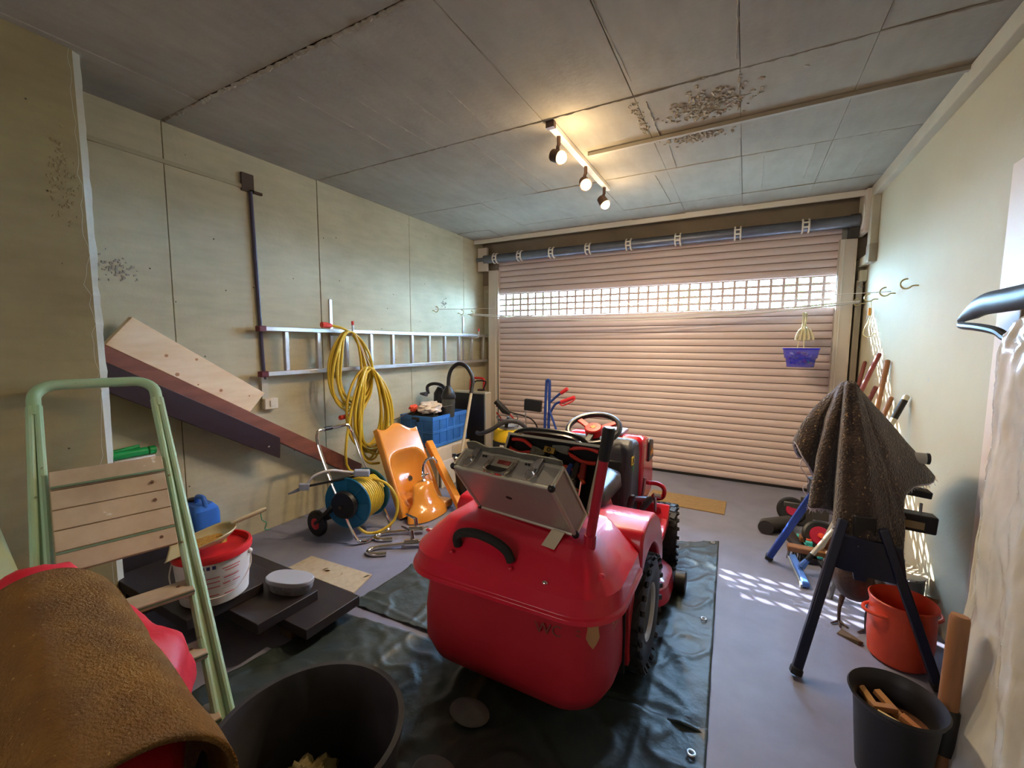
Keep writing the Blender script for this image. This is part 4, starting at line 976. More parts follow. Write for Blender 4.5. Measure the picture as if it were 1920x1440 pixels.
def bf(u, v):
    x, y = outline(u, v)
    e = min(u, 1 - u, v, 1 - v)
    return Mb @ V((x, y, 0.05 + bowl(x, y) - (0.008 if e < 0.02 else 0)))
b.grid(bf, 44, 60)
n0 = len(b.v)
# side skirt and back
ring_f = [bf(k / 44, 0) for k in range(45)] + [bf(1, k / 60) for k in range(1, 61)] + [bf(1 - k / 44, 1) for k in range(1, 45)] + [bf(0, 1 - k / 60) for k in range(1, 60)]
ring_b = [p - en * 0.052 for p in ring_f]
b.loft([ring_f, ring_b], caps=(False, False))
b.build('basin', M_orange, bs, world=True, angle=60)
b = MB(); b.tube([Mb @ V((0.265 + 0.021 * math.cos(a), 0.265 + 0.021 * math.sin(a), -0.0535)) for a in [2 * PI * q / 20 for q in range(20)]], 0.004, 8, closed=True); b.build('drain_ring', M_chrome, bs, world=True)
b = MB(); b.lathe([(0.020, 0), (0.020, 0.002), (0.001, 0.002)], 18, Mb @ Matrix.Translation((0.265, 0.265, -0.0545))); b.build('drain_hole', M_dark, bs, world=True)
# broken corner piece with its tap standing in front
ps = thing('basin_pedestal', 'glossy orange ceramic pedestal piece lying in front of the washbasin', 'ceramic piece', (-2.0, 2.47, 0))
b = MB(); rings = []
prof = [(0.0, 0.205, 0.085), (0.02, 0.20, 0.088), (0.055, 0.19, 0.085), (0.075, 0.165, 0.070), (0.11, 0.13, 0.055), (0.17, 0.11, 0.052), (0.215, 0.10, 0.048), (0.235, 0.06, 0.03)]
for (z, rx, ry) in prof:
    rings.append([(-2.03 - z * 0.40 + ry * math.cos(a) * 1.0 + 0.0, 2.46 + z * 0.15 + rx * math.sin(a) * (1 + 0.10 * math.cos(3 * a)), 0.008 + z) for a in [2 * PI * q / 36 for q in range(36)]])
b.loft(rings); b.build('skirt', M_orange, ps, world=True, angle=55)
b = MB(); b.loft([[(-2.05 + p[0] * 0.06, 2.60 + p[1] * 0.10, 0.008 + z) for p in ((-1, -1), (1, -1), (1, 1), (-1, 1))] for z in (0.0, 0.06)]); b.build('flange', M_orange, ps, world=True, bevel=0.012)
tp = thing('basin_tap', 'curved chrome tap standing on the orange pedestal piece', 'tap', (-2.10, 2.47, 0.245))
b = MB(); b.lathe([(0.022, 0.0), (0.022, 0.008), (0.013, 0.018), (0.014, 0.04), (0.018, 0.05), (0.012, 0.065)], 16, Matrix.Translation((-2.118, 2.495, 0.242))); b.build('tap_base', M_chrome, tp, world=True)
b = MB(); b.tube(spline([(-2.118, 2.495, 0.30), (-2.12, 2.50, 0.36), (-2.11, 2.53, 0.405), (-2.09, 2.57, 0.41), (-2.08, 2.60, 0.385), (-2.08, 2.605, 0.365)], 6), 0.0105, 10); b.build('spout', M_chrome, tp, world=True)
for dy in (-0.03, 0.03):
    b = MB(); b.tube([(-2.118, 2.495, 0.285), (-2.105, 2.495 + dy, 0.292)], 0.006, 8); b.ball((-2.103, 2.495 + dy * 1.1, 0.293), 0.009, 8, 6); b.build('tap_handle', M_chrome, tp, world=True)
rl = thing('ceramic_rail', 'long square orange ceramic rail leaning beside the washbasin', 'ceramic piece', (-1.82, 2.62, 0))
b = MB(); b.beam((-1.83, 2.60, 0.03), (-2.26, 2.775, 0.42), 0.055, 0.05); b.build('bar', M_orange, rl, world=True, bevel=0.006)
b = MB(); b.beam((-2.24, 2.767, 0.402), (-2.31, 2.795, 0.465), 0.060, 0.056); b.build('end_block', M_orange, rl, world=True, bevel=0.008)

# --- two chrome kitchen taps on the floor
for n, (p, rz, lab) in enumerate((((-1.86, 1.965, 0.0), 0.62, 'chrome swan-neck tap lying on the floor nearest the tarpaulin'), ((-1.97, 2.13, 0.0), 0.62, 'chrome swan-neck tap lying behind the first tap on the floor'))):
    t = thing('kitchen_tap', lab, 'tap', p, rz, group='chrome taps on the floor')
    b = MB(); b.tube(spline([(0.06, 0.0, 0.028), (-0.06, 0.0, 0.02), (-0.14, -0.005, 0.016), (-0.185, -0.03, 0.014), (-0.19, -0.065, 0.014), (-0.155, -0.095, 0.014), (-0.09, -0.095, 0.014), (-0.075, -0.094, 0.014)], 6), 0.0125, 12); b.build('swan_neck', M_chrome, t)
    b = MB(); b.tube([(0.02, 0, 0.030), (0.025, 0, 0.030), (0.115, 0.0, 0.030), (0.12, 0.0, 0.030)], [0.018, 0.024, 0.024, 0.018], 16); b.build('body', M_chrome, t)
    b = MB(); b.tube([(0.075, 0.01, 0.04), (0.065, 0.03, 0.10)], 0.014, 12); b.tube([(0.065, 0.03, 0.095), (0.0, 0.045, 0.125)], [0.010, 0.006], 10); b.build('lever', M_chrome, t)
    for k, dy in enumerate((-0.01, 0.012)):
        b = MB(); b.tube(spline([(0.115, dy, 0.03), (0.20, dy * 2, 0.018), (0.30, dy * 5 + 0.02, 0.012), (0.36, 0.06 + dy * 3, 0.03 + 0.03 * k), (0.37, 0.09 + dy, 0.08 + 0.05 * k)], 6), 0.0045, 8); b.build('flexible_pipe', M_white, t)
    b = MB(); b.tube([(0.12, -0.012, 0.045), (0.155, -0.012, 0.05)], 0.006, 8); b.build('stud', M_chrome, t)
b = MB(); b.cyl((-1.70, 2.33, 0.0), (-1.70, 2.33, 0.022), 0.02, 12); b.tube([(-1.70, 2.33, 0.02), (-1.70, 2.33, 0.06)], [0.008, 0.006], 8)
tag(b.build('red_fitting', M_red), 'small red pipe fitting on the floor behind the taps', 'fitting')

# --- cardboard box with blue folding crate on it
cbx = thing('cardboard_box', 'plain cardboard carton under the blue crate', 'box', (-2.58, 3.23, 0))
b = MB(); b.box(-2.80, -2.37, 2.98, 3.50, 0, 0.345); b.build('carton', M_card, cbx, world=True, bevel=0.004)
for k, (x, y0, y1) in enumerate(((-2.369, 2.985, 3.20), (-2.369, 3.205, 3.495))):
    b = MB(); b.box(x - 0.002, x + 0.003, y0, y1, 0.01, 0.34); b.build('flap', mat('card_flap%d' % k, ((206, 190, 166), (186, 166, 138))[k], 0.8), cbx, world=True, smooth=False)
b = MB(); b.box(-2.34, -2.325, 2.99, 3.35, 0.0, 0.24)
tag(b.build('white_sheet', M_white), 'thin white sheet of board leaning on the cardboard carton', 'board')
ct = thing('folding_crate', 'blue plastic folding crate full of odds and ends', 'crate', (-2.62, 3.26, 0.35))
x0, x1, y0, y1, z0, z1 = -2.80, -2.42, 2.99, 3.52, 0.352, 0.635
b = MB(); b.box(x0, x1, y0, y1, z0, z0 + 0.012); b.build('base', M_crate, ct, world=True, smooth=False)
def crate_side(fix, val, a0, a1, out, ncol):
    """side panel with frame, mid rail and pillars; fix axis 'x' or 'y' at val, running a0..a1"""
    def bx(p0, p1, q0, q1, d0, d1):
        b = MB(); lo, hi = sorted((val + out * d0, val + out * d1))
        if fix == 'x': b.box(lo, hi, p0, p1, q0, q1)
        else: b.box(p0, p1, lo, hi, q0, q1)
        return b
    o = bx(a0, a1, z0, z1, -0.010, -0.004).build('side_panel', M_crate, ct, world=True, smooth=False)
    for q0, q1 in ((z0, z0 + 0.03), (z1 - 0.035, z1), ((z0 + z1) / 2 - 0.014, (z0 + z1) / 2 - 0.002), ((z0 + z1) / 2 + 0.002, (z0 + z1) / 2 + 0.014)):
        bx(a0, a1, q0, q1, -0.008, 0.004).build('rail', M_crate, o, world=True, bevel=0.002)
    for k in range(ncol + 1):
        p = a0 + (a1 - a0) * k / ncol
        bx(max(p - 0.008, a0), min(p + 0.008, a1), z0, z1, -0.008, 0.003).build('stile', M_crate, o, world=True, smooth=False)
    for k in range(ncol):
        p = a0 + (a1 - a0) * k / ncol; q = a0 + (a1 - a0) * (k + 1) / ncol
        for zz in (z0 + 0.035, (z0 + z1) / 2 + 0.02):
            b = MB()
            for j in range(7):
                bb_ = bx(p + 0.014, q - 0.014, zz + j * 0.0125, zz + j * 0.0125 + 0.006, -0.004, 0.0005); b.add(bb_.v, bb_.f)
            tag(b.build('vent_ribs', M_crate, o, world=True, smooth=False), kind='stuff')
    return o
crate_side('x', x1, y0, y1, 1, 5); crate_side('y', y0, x0, x1, -1, 3)
b = MB(); b.box(x0, x0 + 0.008, y0, y1, z0, z1); b.build('side_panel', M_crate, ct, world=True, smooth=False)
b = MB(); b.box(x0, x1, y1 - 0.008, y1, z0, z1); b.build('side_panel', M_crate, ct, world=True, smooth=False)
b = MB(); b.box(-2.66, -2.57, y0 - 0.0055, y0 - 0.004, 0.602, 0.622); b.build('hand_hole', M_dark, ct, world=True, smooth=False)
# contents of the crate
def lump(c, r, m, name, lab, cat, seed, amp=0.25, fr=3.0, parent=None, flat=None, seg=28, rings=18):
    b = MB(); b.ball((0, 0, 0), 1.0, seg, rings); out = []
    for p in b.v:
        n_ = mnoise.noise(p * fr + V((seed * 7.1, seed * 3.3, 1.7))) + 0.5 * mnoise.noise(p * fr * 2.3 + V((seed, 2, 5)))
        q = p * (1 + amp * n_)
        out.append(V((c[0] + q.x * r[0], c[1] + q.y * r[1], c[2] + q.z * r[2])))
    b.v = out
    o = b.build(name, m, parent, world=parent is not None, angle=60)
    if lab: tag(o, lab, cat)
    return o
lump((-2.62, 3.10, 0.60), (0.15, 0.11, 0.09), mat('black_cloth', (30, 28, 26), 0.9), 'black_cloth', 'dark cloth bundle filling the front of the blue crate', 'cloth', 3)
M_bag = mat('bag_clear', (222, 206, 188), 0.35, var=(232, 224, 218), vscale=8, vamt=0.5)
lump((-2.55, 3.11, 0.70), (0.10, 0.12, 0.055), M_bag, 'plastic_bag', 'crumpled pale plastic bag on top of the blue crate', 'bag', 5, 0.4, 2.2)
lump((-2.66, 3.02, 0.70), (0.03, 0.05, 0.03), mat('tape_orange', (228, 84, 50), 0.5), 'orange_rag', 'small bright orange rag beside the plastic bag', 'rag', 8, 0.5, 2.0)
v1 = thing('hand_vacuum', 'black cylinder vacuum head with curved handle in the blue crate', 'vacuum cleaner', (-2.46, 3.33, 0.64))
b = MB(); b.lathe([(0.055, -0.10), (0.062, 0.0), (0.066, 0.07), (0.058, 0.075)], 20, Matrix.Translation((-2.46, 3.28, 0.70))); b.build('dust_cup', mat('smoke_plastic', (70, 74, 72), 0.25), v1, world=True)
b = MB(); b.lathe([(0.066, 0.0), (0.070, 0.02), (0.050, 0.075), (0.030, 0.10), (0.024, 0.12)], 20, Matrix.Translation((-2.46, 3.28, 0.775))); b.build('motor_head', M_black, v1, world=True)
b = MB(); b.tube([(-2.535, 3.24, 0.72), (-2.46, 3.21, 0.70), (-2.39, 3.24, 0.72)], 0.004, 6); b.build('wire_bail', M_steel, v1, world=True)
b = MB(); b.tube(spline([(-2.46, 3.28, 0.88), (-2.46, 3.29, 0.98), (-2.43, 3.30, 1.06), (-2.36, 3.31, 1.105), (-2.28, 3.32, 1.08), (-2.22, 3.32, 1.00), (-2.20, 3.31, 0.93)], 8), 0.0185, 12); b.build('suction_hose', M_black, v1, world=True)
b = MB(); b.tube([(-2.20, 3.31, 0.94), (-2.195, 3.27, 0.84)], 0.017, 12); b.build('hose_end', M_black, v1, world=True)
b = MB(); b.tube([(-2.197, 3.285, 0.87), (-2.17, 3.10, 0.40), (-2.15, 2.96, 0.03)], 0.0135, 12); b.build('suction_tube', mat('tube_cream', (206, 198, 178), 0.3, 0.4), v1, world=True)
v2 = thing('power_tool', 'black power tool with bow handle at the back of the blue crate', 'power tool', (-2.64, 3.36, 0.66))
b = MB(); b.tube(spline([(-2.72, 3.30, 0.80), (-2.73, 3.30, 0.87), (-2.68, 3.33, 0.90), (-2.60, 3.36, 0.885), (-2.55, 3.37, 0.82), (-2.53, 3.36, 0.74)], 6), 0.016, 10); b.build('bow_handle', M_black, v2, world=True)
b = MB(); b.tube([(-2.66, 3.42, 0.55), (-2.66, 3.42, 0.80), (-2.65, 3.42, 0.86)], [0.075, 0.07, 0.04], 16); b.build('housing', M_black, v2, world=True)
b = MB(); b.tube([(-2.80, 3.28, 0.80), (-2.72, 3.27, 0.80)], [0.012, 0.025], 10); b.build('nozzle', M_grey, v2, world=True)
b = MB(); b.beam((-2.80, 2.80, 0.575), (-2.66, 2.98, 0.67), 0.012, 0.006)
tag(b.build('saw_blade', M_tstl), 'thin saw blade sticking out left of the blue crate', 'saw blade')
# --- dark flat case standing behind the crate
pc = thing('flat_case', 'tall flat black case with silver edge behind the blue crate', 'case', (-2.6, 3.85, 0))
b = MB(); b.box(-2.80, -2.375, 3.78, 3.90, 0.0, 0.765); b.build('case_body', M_black, pc, world=True, bevel=0.004)
b = MB(); b.box(-2.80, -2.36, 3.785, 3.895, 0.765, 0.785); b.build('top_profile', M_alue, pc, world=True, bevel=0.003)
b = MB(); b.box(-2.375, -2.355, 3.785, 3.895, 0.0, 0.775); b.build('side_profile', M_alue, pc, world=True, bevel=0.003)
# --- black waste bin
wb = thing('waste_bin', 'round black waste bin between washbasin and mower', 'bin', (-1.885, 2.79, 0))
b = MB(); b.lathe([(0.001, 0.0), (0.100, 0.0), (0.128, 0.385), (0.134, 0.388), (0.134, 0.40), (0.122, 0.40), (0.096, 0.012), (0.001, 0.012)], 32, Matrix.Translation((-1.885, 2.79, 0))); b.build('bin_body', M_black, wb, world=True)
b = MB(); b.obox((-2.012, 2.75, 0.40), (0.02, 0.03, 0.03)); b.build('lug', M_black, wb, world=True, bevel=0.004)
b = MB(); b.tube([(-1.96, 2.69, 0.395), (-1.86, 2.75, 0.36)], 0.016, 10)
tag(b.build('paper_roll', M_wtrim), 'short white roll sticking out of the black waste bin', 'roll')
# --- wet and dry vacuum
sv = thing('shop_vacuum', 'yellow and black wet and dry vacuum with steel drum', 'vacuum cleaner', (-1.99, 3.66, 0))
Mv = Matrix.Translation((-1.99, 3.66, 0))
b = MB(); b.lathe([(0.15, 0.04), (0.165, 0.06), (0.165, 0.27), (0.15, 0.28)], 28, Mv); b.build('drum', M_steel, sv, world=True)
b = MB(); b.lathe([(0.168, 0.25), (0.176, 0.27), (0.176, 0.34), (0.165, 0.355)], 28, Mv); b.build('belt', M_black, sv, world=True)
b = MB(); b.lathe([(0.166, 0.35), (0.172, 0.37), (0.160, 0.45), (0.150, 0.47), (0.10, 0.475)], 28, Mv); b.build('motor_housing', mat('vac_yellow', (238, 196, 30), 0.35), sv, world=True)
b = MB(); b.lathe([(0.12, 0.47), (0.11, 0.50), (0.07, 0.515), (0.001, 0.518)], 24, Mv); b.build('top_cap', mat('cap_grey', (140, 142, 150), 0.4), sv, world=True)
b = MB(); b.box(-1.99 - 0.02, -1.99 + 0.02, 3.48, 3.488, 0.29, 0.33); b.build('rating_label', M_wtrim, sv, world=True, smooth=False)
b = MB(); b.tube([(-1.97, 3.53, 0.50), (-1.94, 3.52, 0.60)], [0.018, 0.014], 8); b.build('cable_hook', M_black, sv, world=True)
b = MB(); b.tube(spline([(-1.99 + (0.11 + 0.012 * math.sin(k * 1.3)) * math.cos(k * 0.52), 3.60 + 0.07 * math.sin(k * 0.52), 0.505 + 0.002 * k + 0.025 * math.sin(k * 0.7)) for k in range(40)], 2), 0.0045, 6); b.build('cable', M_grey, sv, world=True)
b = MB(); b.tube(spline([(-2.28, 3.50, 0.42), (-2.20, 3.45, 0.43), (-2.08, 3.44, 0.48), (-1.95, 3.47, 0.565), (-1.86, 3.53, 0.565), (-1.80, 3.60, 0.50), (-1.80, 3.66, 0.38)], 8), 0.0205, 12); b.build('suction_hose', mat('hose_grey', (58, 56, 58), 0.5), sv, world=True)
for a in (30, 150, 270):
    b = MB(); b.ball((-1.99 + 0.14 * math.cos(math.radians(a)), 3.66 + 0.14 * math.sin(math.radians(a)), 0.025), 0.025, 12, 8); b.build('castor', M_black, sv, world=True)
# --- red-framed trolley behind the flat case
tt = thing('sack_trolley', 'red tubular trolley handle behind the flat black case', 'trolley', (-2.72, 4.12, 0))
b = MB(); b.tube(spline([(-2.78, 4.10, 0.0), (-2.78, 4.12, 0.60), (-2.78, 4.14, 0.87), (-2.75, 4.14, 0.895), (-2.68, 4.14, 0.90), (-2.62, 4.14, 0.895), (-2.60, 4.14, 0.86), (-2.60, 4.12, 0.60), (-2.60, 4.10, 0.0)], 5), 0.013, 10); b.build('frame', M_red, tt, world=True)
b = MB(); b.tube(spline([(-2.78, 4.08, 0.60), (-2.70, 4.08, 0.84), (-2.62, 4.08, 0.875), (-2.545, 4.08, 0.87), (-2.545, 4.08, 0.84), (-2.58, 4.08, 0.76)], 5), 0.008, 8); b.build('bow', M_black, tt, world=True)
b = MB(); b.tube([(-2.60, 4.08, 0.66), (-2.60, 4.08, 0.78)], 0.045, 12); b.build('sleeve', M_black, tt, world=True)
jl = thing('jump_leads', 'tangle of red and black cables beside the flat case', 'cable', (-2.30, 4.1, 0))
for k, (c, pts) in enumerate((('red_plastic', [(-2.42, 4.10, 0.60), (-2.34, 4.15, 0.56), (-2.24, 4.18, 0.46), (-2.18, 4.2, 0.30), (-2.14, 4.2, 0.008)]), ('red_plastic', [(-2.42, 4.12, 0.52), (-2.40, 4.2, 0.40), (-2.38, 4.22, 0.008)]), ('black_plastic', [(-2.44, 4.10, 0.63), (-2.30, 4.2, 0.53), (-2.05, 4.25, 0.46), (-1.95, 4.25, 0.3), (-1.9, 4.25, 0.008)]))):
    b = MB(); b.tube(spline(pts, 6), 0.008, 8); b.build('lead', MATS[c], jl, world=True)
b = MB(); b.tube([(-2.42, 4.10, 0.66), (-2.33, 4.14, 0.55), (-2.27, 4.16, 0.51)], [0.03, 0.04, 0.015], 10, flat=0.6); b.build('clamp', M_black, jl, world=True)
# --- blue folding trestle with red grips by the door
M_tblue = mat('tube_blue', (40, 70, 150), 0.35, var=(34, 60, 134), vscale=8)
bt = thing('hand_truck', 'blue tubular hand truck with red grips standing by the roller door', 'hand truck', (-1.74, 4.0, 0))
b = MB(); b.tube(spline([(-1.775, 4.0, 0.0), (-1.772, 4.0, 0.5), (-1.76, 4.0, 0.88), (-1.75, 4.0, 0.925), (-1.735, 4.0, 0.925), (-1.725, 4.0, 0.88), (-1.73, 4.0, 0.5), (-1.735, 4.0, 0.0)], 5), 0.015, 10); b.build('upright', M_tblue, bt, world=True)
for (p, q, r_) in (((-1.72, 4.0, 0.70), (-1.62, 3.98, 0.785), (-1.52, 3.97, 0.855)), ((-1.71, 4.0, 0.60), (-1.65, 3.98, 0.69), (-1.44, 3.96, 0.775))):
    b = MB(); b.tube(spline([p, q, V(q).lerp(V(r_), 0.4)], 5), 0.012, 8); ar = b.build('arm', M_tblue, bt, world=True)
    b = MB(); d_ = V(r_) - V(q); b.tube([V(q).lerp(V(r_), 0.3), r_], 0.019, 10); b.build('grip', mat('grip_red', (214, 52, 60), 0.4), ar, world=True)
b = MB(); b.tube(spline([(-1.60, 3.97, 0.70), (-1.56, 3.96, 0.685), (-1.46, 3.95, 0.735), (-1.43, 3.95, 0.77)], 5), 0.007, 8); b.build('grip_guard', MATS['grip_red'], bt, world=True)
b = MB(); b.tube(spline([(-1.72, 3.99, 0.62), (-1.66, 3.97, 0.50), (-1.58, 3.95, 0.30), (-1.52, 3.94, 0.0)], 6), 0.012, 8); b.build('strut', M_tblue, bt, world=True)
b = MB(); b.obox((-1.90, 3.98, 0.66), (0.19, 0.05, 0.12), (0, 0.05, 0)); b.build('tool_tray', M_black, bt, world=True, bevel=0.008)
b = MB(); b.tube([(-1.985, 3.97, 0.61), (-1.955, 3.96, 0.30), (-1.95, 3.96, 0.0)], 0.006, 8); b.build('tray_leg', M_steel, bt, world=True)
b = MB(); b.box(-1.745, -1.735, 3.982, 3.9845, 0.60, 0.72); b.build('sticker', M_wtrim, bt, world=True, smooth=False)
# --- mat by the door
b = MB(); b.box(-0.66, -0.07, 3.56, 3.86, 0.0, 0.008, Matrix.Translation((-0.36, 3.7, 0)) @ Matrix.Rotation(-0.02, 4, 'Z') @ Matrix.Translation((0.36, -3.7, 0)))
tag(b.build('door_mat', mat('mat_tan', (150, 122, 84), 0.9, var=(136, 108, 72), vscale=30, bump=0.3, bscale=200)), 'tan strip mat lying in front of the roller door', 'mat')
# ================================================================== FLOOR LEFT: TARPAULIN, SLABS, BUCKET, STEP LADDER, FOREGROUND
M_tarp = mat('tarp_green', (50, 60, 58), 0.44, var=(40, 50, 48), vscale=5, vamt=0.5, bump=0.25, bscale=35, spec=0.6)
def tarp_h(x, y, k):
    p = V((x * 2.2 + k, y * 2.2, k * 3))
    n1 = abs(mnoise.noise(p * 1.3)); n2 = abs(mnoise.noise(p * 3.1 + V((4, 1, 2)))); n3 = mnoise.noise(p * 7)
    h = 0.004 + 0.012 * max(0, 0.25 - n1) / 0.25 * (0.6 + 0.4 * n3) + 0.007 * max(0, 0.2 - n2) / 0.2 + 0.002 * n3
    for yy in ((2.09, 1.44, 2.58) if k < 2 else (0.95, 0.6)):      # folding creases
        h += 0.006 * math.exp(-((y - yy + 0.02 * math.sin(x * 5)) / 0.012) ** 2) * (0.5 + 0.5 * mnoise.noise(V((x * 3, yy, 0))))
    for xx in (-1.25, -0.72, -0.25):
        h += 0.005 * math.exp(-((x - xx) / 0.012) ** 2)
    return max(h, 0.0015)
def tarp_sheet(c00, c10, c11, c01, k, nu, nv, name, lab):
    t = thing(name, lab, 'tarpaulin', (c00[0], c00[1], 0))
    b = MB()
    def f(u, v):
        x = (c00[0] * (1 - u) + c10[0] * u) * (1 - v) + (c01[0] * (1 - u) + c11[0] * u) * v
        y = (c00[1] * (1 - u) + c10[1] * u) * (1 - v) + (c01[1] * (1 - u) + c11[1] * u) * v
        y += 0.012 * math.sin(u * 23 + k) * (1 - abs(2 * v - 1)) * 0.3
        return V((x, y, tarp_h(x, y, k)))
    b.grid(f, nu, nv); b.build('sheet', M_tarp, t, world=True, angle=180, thick=0.0015)
    return t
ta = tarp_sheet((-1.66, 1.40), (-0.045, 1.46), (-0.085, 3.05), (-1.64, 2.02), 1, 150, 130, 'tarpaulin', 'green grey tarpaulin spread on the floor under the mower')
tb = tarp_sheet((-1.78, 0.52), (-0.02, 0.60), (-0.045, 1.485), (-1.62, 1.335), 3, 150, 80, 'tarpaulin', 'second green grey tarpaulin in the dark foreground beside the black tub')
M_eye = mat('eyelet', (214, 216, 220), 0.3, 0.7)
for par, pts in ((ta, ((-0.118, 2.99), (-0.105, 2.10), (-1.60, 1.93))), (tb, ((-0.085, 1.36), (-0.08, 0.7)))):
    for x, y in pts:
        b = MB(); b.tube([(x + 0.011 * math.cos(a), y + 0.011 * math.sin(a), tarp_h(x, y, 1) + 0.006) for a in [2 * PI * q / 14 for q in range(14)]], 0.0035, 6, closed=True); b.build('eyelet', M_eye, par, world=True)
# chipboard offcut
cb2 = thing('chipboard_offcut', 'beige chipboard offcut lying on the floor beside the tarpaulin', 'board', (-2.0, 1.54, 0))
b = MB(); b.add([(-2.25, 1.46, 0.0), (-1.72, 1.465, 0.0), (-1.77, 1.64, 0.0), (-2.25, 1.615, 0.0), (-2.25, 1.46, 0.010), (-1.72, 1.465, 0.010), (-1.77, 1.64, 0.010), (-2.25, 1.615, 0.010)], [(3, 2, 1, 0), (4, 5, 6, 7), (0, 1, 5, 4), (1, 2, 6, 5), (2, 3, 7, 6), (3, 0, 4, 7)])
b.build('offcut', mat('chipboard', (186, 170, 142), 0.75, var=(170, 152, 124), vscale=40, bump=0.1, bscale=200), cb2, world=True, bevel=0.002)
M_chip = mat('wood_chip', (96, 66, 44), 0.8)
for k, (x, y, a) in enumerate(((-2.02, 1.545, 0.4), (-1.92, 1.56, 2.0), (-1.78, 1.61, 1.0), (-1.96, 1.80, 0.3), (-2.045, 1.55, 1.3))):
    b = MB(); z = 0.010 if y < 1.7 else 0.0
    b.add([(x - 0.02 * math.cos(a), y - 0.02 * math.sin(a), z + 0.001), (x + 0.006, y - 0.006, z + 0.009), (x + 0.02 * math.cos(a), y + 0.02 * math.sin(a), z + 0.002), (x - 0.004, y + 0.007, z + 0.001)], [(0, 1, 2), (0, 2, 3), (0, 3, 1), (1, 3, 2)])
    tag(b.build('wood_chip', M_chip, smooth=False), ('dark wood chip, the right one of the close pair on the chipboard', 'single dark wood chip in the middle of the chipboard', 'wood chip at the far corner of the chipboard', 'dark wood chip on the bare floor beyond the chipboard', 'dark wood chip, the left one of the close pair on the chipboard')[k], 'wood chip', 'wood chips by the offcut')
# dark boards stacked like steps
M_slab = mat('slab_dark', (50, 42, 42), 0.42, var=(40, 34, 34), vscale=3, stretch=(1, 6, 1), vamt=0.5)
M_batten = mat('batten', (90, 74, 56), 0.8)
for k, (x0, x1, y0, y1, z0, z1, lab) in enumerate(((-2.575, -1.555, 1.075, 1.36, 0.055, 0.100, 'lowest of the three dark boards stacked like steps'), (-2.57, -1.70, 0.96, 1.245, 0.1005, 0.146, 'middle of the three dark boards stacked like steps'), (-2.57, -1.905, 0.80, 1.115, 0.1465, 0.192, 'topmost dark board carrying the white paint bucket'))):
    b = MB(); b.box(x0, x1, y0, y1, z0, z1)
    tag(b.build('dark_board', M_slab, bevel=0.003), lab, 'board', 'stacked dark boards')
for x in (-2.5, -1.72):
    b = MB(); b.box(x - 0.04, x + 0.04, 0.84 if x < -2 else 1.09, 1.34, 0.0065, 0.0545)
    tag(b.build('batten', M_batten, bevel=0.002), 'timber batten under the dark boards near the pier' if x < -2 else 'timber batten under the tips of the dark boards', 'batten')
# grey rounded sole-shaped stone slab
t = thing('stone_slab', 'pale grey rounded stone slab on the middle dark board', 'stone', (-1.84, 1.17, 0.147))
pl = []
for k in range(28):
    a = 2 * PI * k / 28; r = 1.0
    px, py = 0.115 * sq(math.cos(a), 0.8), 0.060 * sq(math.sin(a), 0.8)
    pl.append((px, py))
Ms_ = Matrix.Translation((-1.815, 1.185, 0.147)) @ Matrix.Rotation(0.30, 4, 'Z')
b = MB(); b.loft([[Ms_ @ V((p[0] * s, p[1] * s, z)) for p in pl] for s, z in ((0.82, 0.0), (0.93, 0.018), (0.97, 0.040), (0.97, 0.043))]); b.build('stone_base', mat('stone_rough', (150, 152, 156), 0.9, var=(96, 98, 104), vscale=22, bump=0.8, bscale=60), t, world=True)
b = MB(); b.loft([[Ms_ @ V((p[0] * s, p[1] * s, z)) for p in pl] for s, z in ((0.97, 0.0435), (1.0, 0.046), (1.0, 0.060), (0.97, 0.064))]); b.build('stone_top', mat('stone_smooth', (164, 166, 172), 0.7), t, world=True)
# paint bucket with red rim
Mk = Matrix.Translation((-2.015, 0.965, 0.1925))
t = thing('paint_bucket', 'white plastic bucket with red rim on the stacked dark boards', 'bucket', (-2.015, 0.965, 0.1925))
M_buck = mat('bucket_white', (222, 220, 214), 0.35)
b = MB(); b.lathe([(0.001, 0.0), (0.120, 0.0), (0.127, 0.006), (0.143, 0.205), (0.138, 0.205), (0.122, 0.012), (0.001, 0.010)], 40, Mk); b.build('bucket_body', M_buck, t, world=True)
b = MB(); b.lathe([(0.140, 0.195), (0.149, 0.195), (0.151, 0.213), (0.146, 0.226), (0.137, 0.226), (0.132, 0.205), (0.10, 0.200), (0.001, 0.200)], 40, Mk); b.build('red_lid', mat('lid_red', (206, 36, 40), 0.35), t, world=True)
def on_bucket(ang, z, off=0.0008):
    r = 0.127 + (0.143 - 0.127) * (z - 0.006) / 0.2 + off; a = math.radians(ang)
    return Mk @ V((r * math.cos(a), r * math.sin(a), z))
def print_strip(a0, a1, z0, z1, m, name='print_line', slope=0.0):
    b = MB(); n = 8
    b.grid(lambda u, v: on_bucket(a0 + (a1 - a0) * u, z0 + (z1 - z0) * v), n, 1); b.build(name, m, t, world=True, fix=False)
M_pr = mat('print_red', (206, 80, 80), 0.5); M_pn = mat('print_navy', (40, 44, 90), 0.5); M_pg = mat('print_grey', (160, 160, 164), 0.5)
for k, (a0, a1, z) in enumerate(((-14, 16, 0.160), (-10, 14, 0.148), (-40, -18, 0.128), (-12, 14, 0.118), (-40, -18, 0.108), (-14, -2, 0.092), (-40, -18, 0.086), (2, 16, 0.090), (-38, -20, 0.050), (-12, 8, 0.045))): print_strip(a0, a1, z, z + 0.004, M_pr)
for k in range(7): print_strip(-14 + k % 3, 12 - 2 * (k % 4), 0.125 - k * 0.009, 0.127 - k * 0.009, M_pg)
for k in range(4): print_strip(-52 + k * 8, -47 + k * 8, 0.168, 0.184, M_pn, 'hazard_symbol')
print_strip(-52, -47, 0.146, 0.160, M_pn, 'hazard_symbol'); print_strip(-44, -39, 0.146, 0.160, M_pn, 'hazard_symbol')
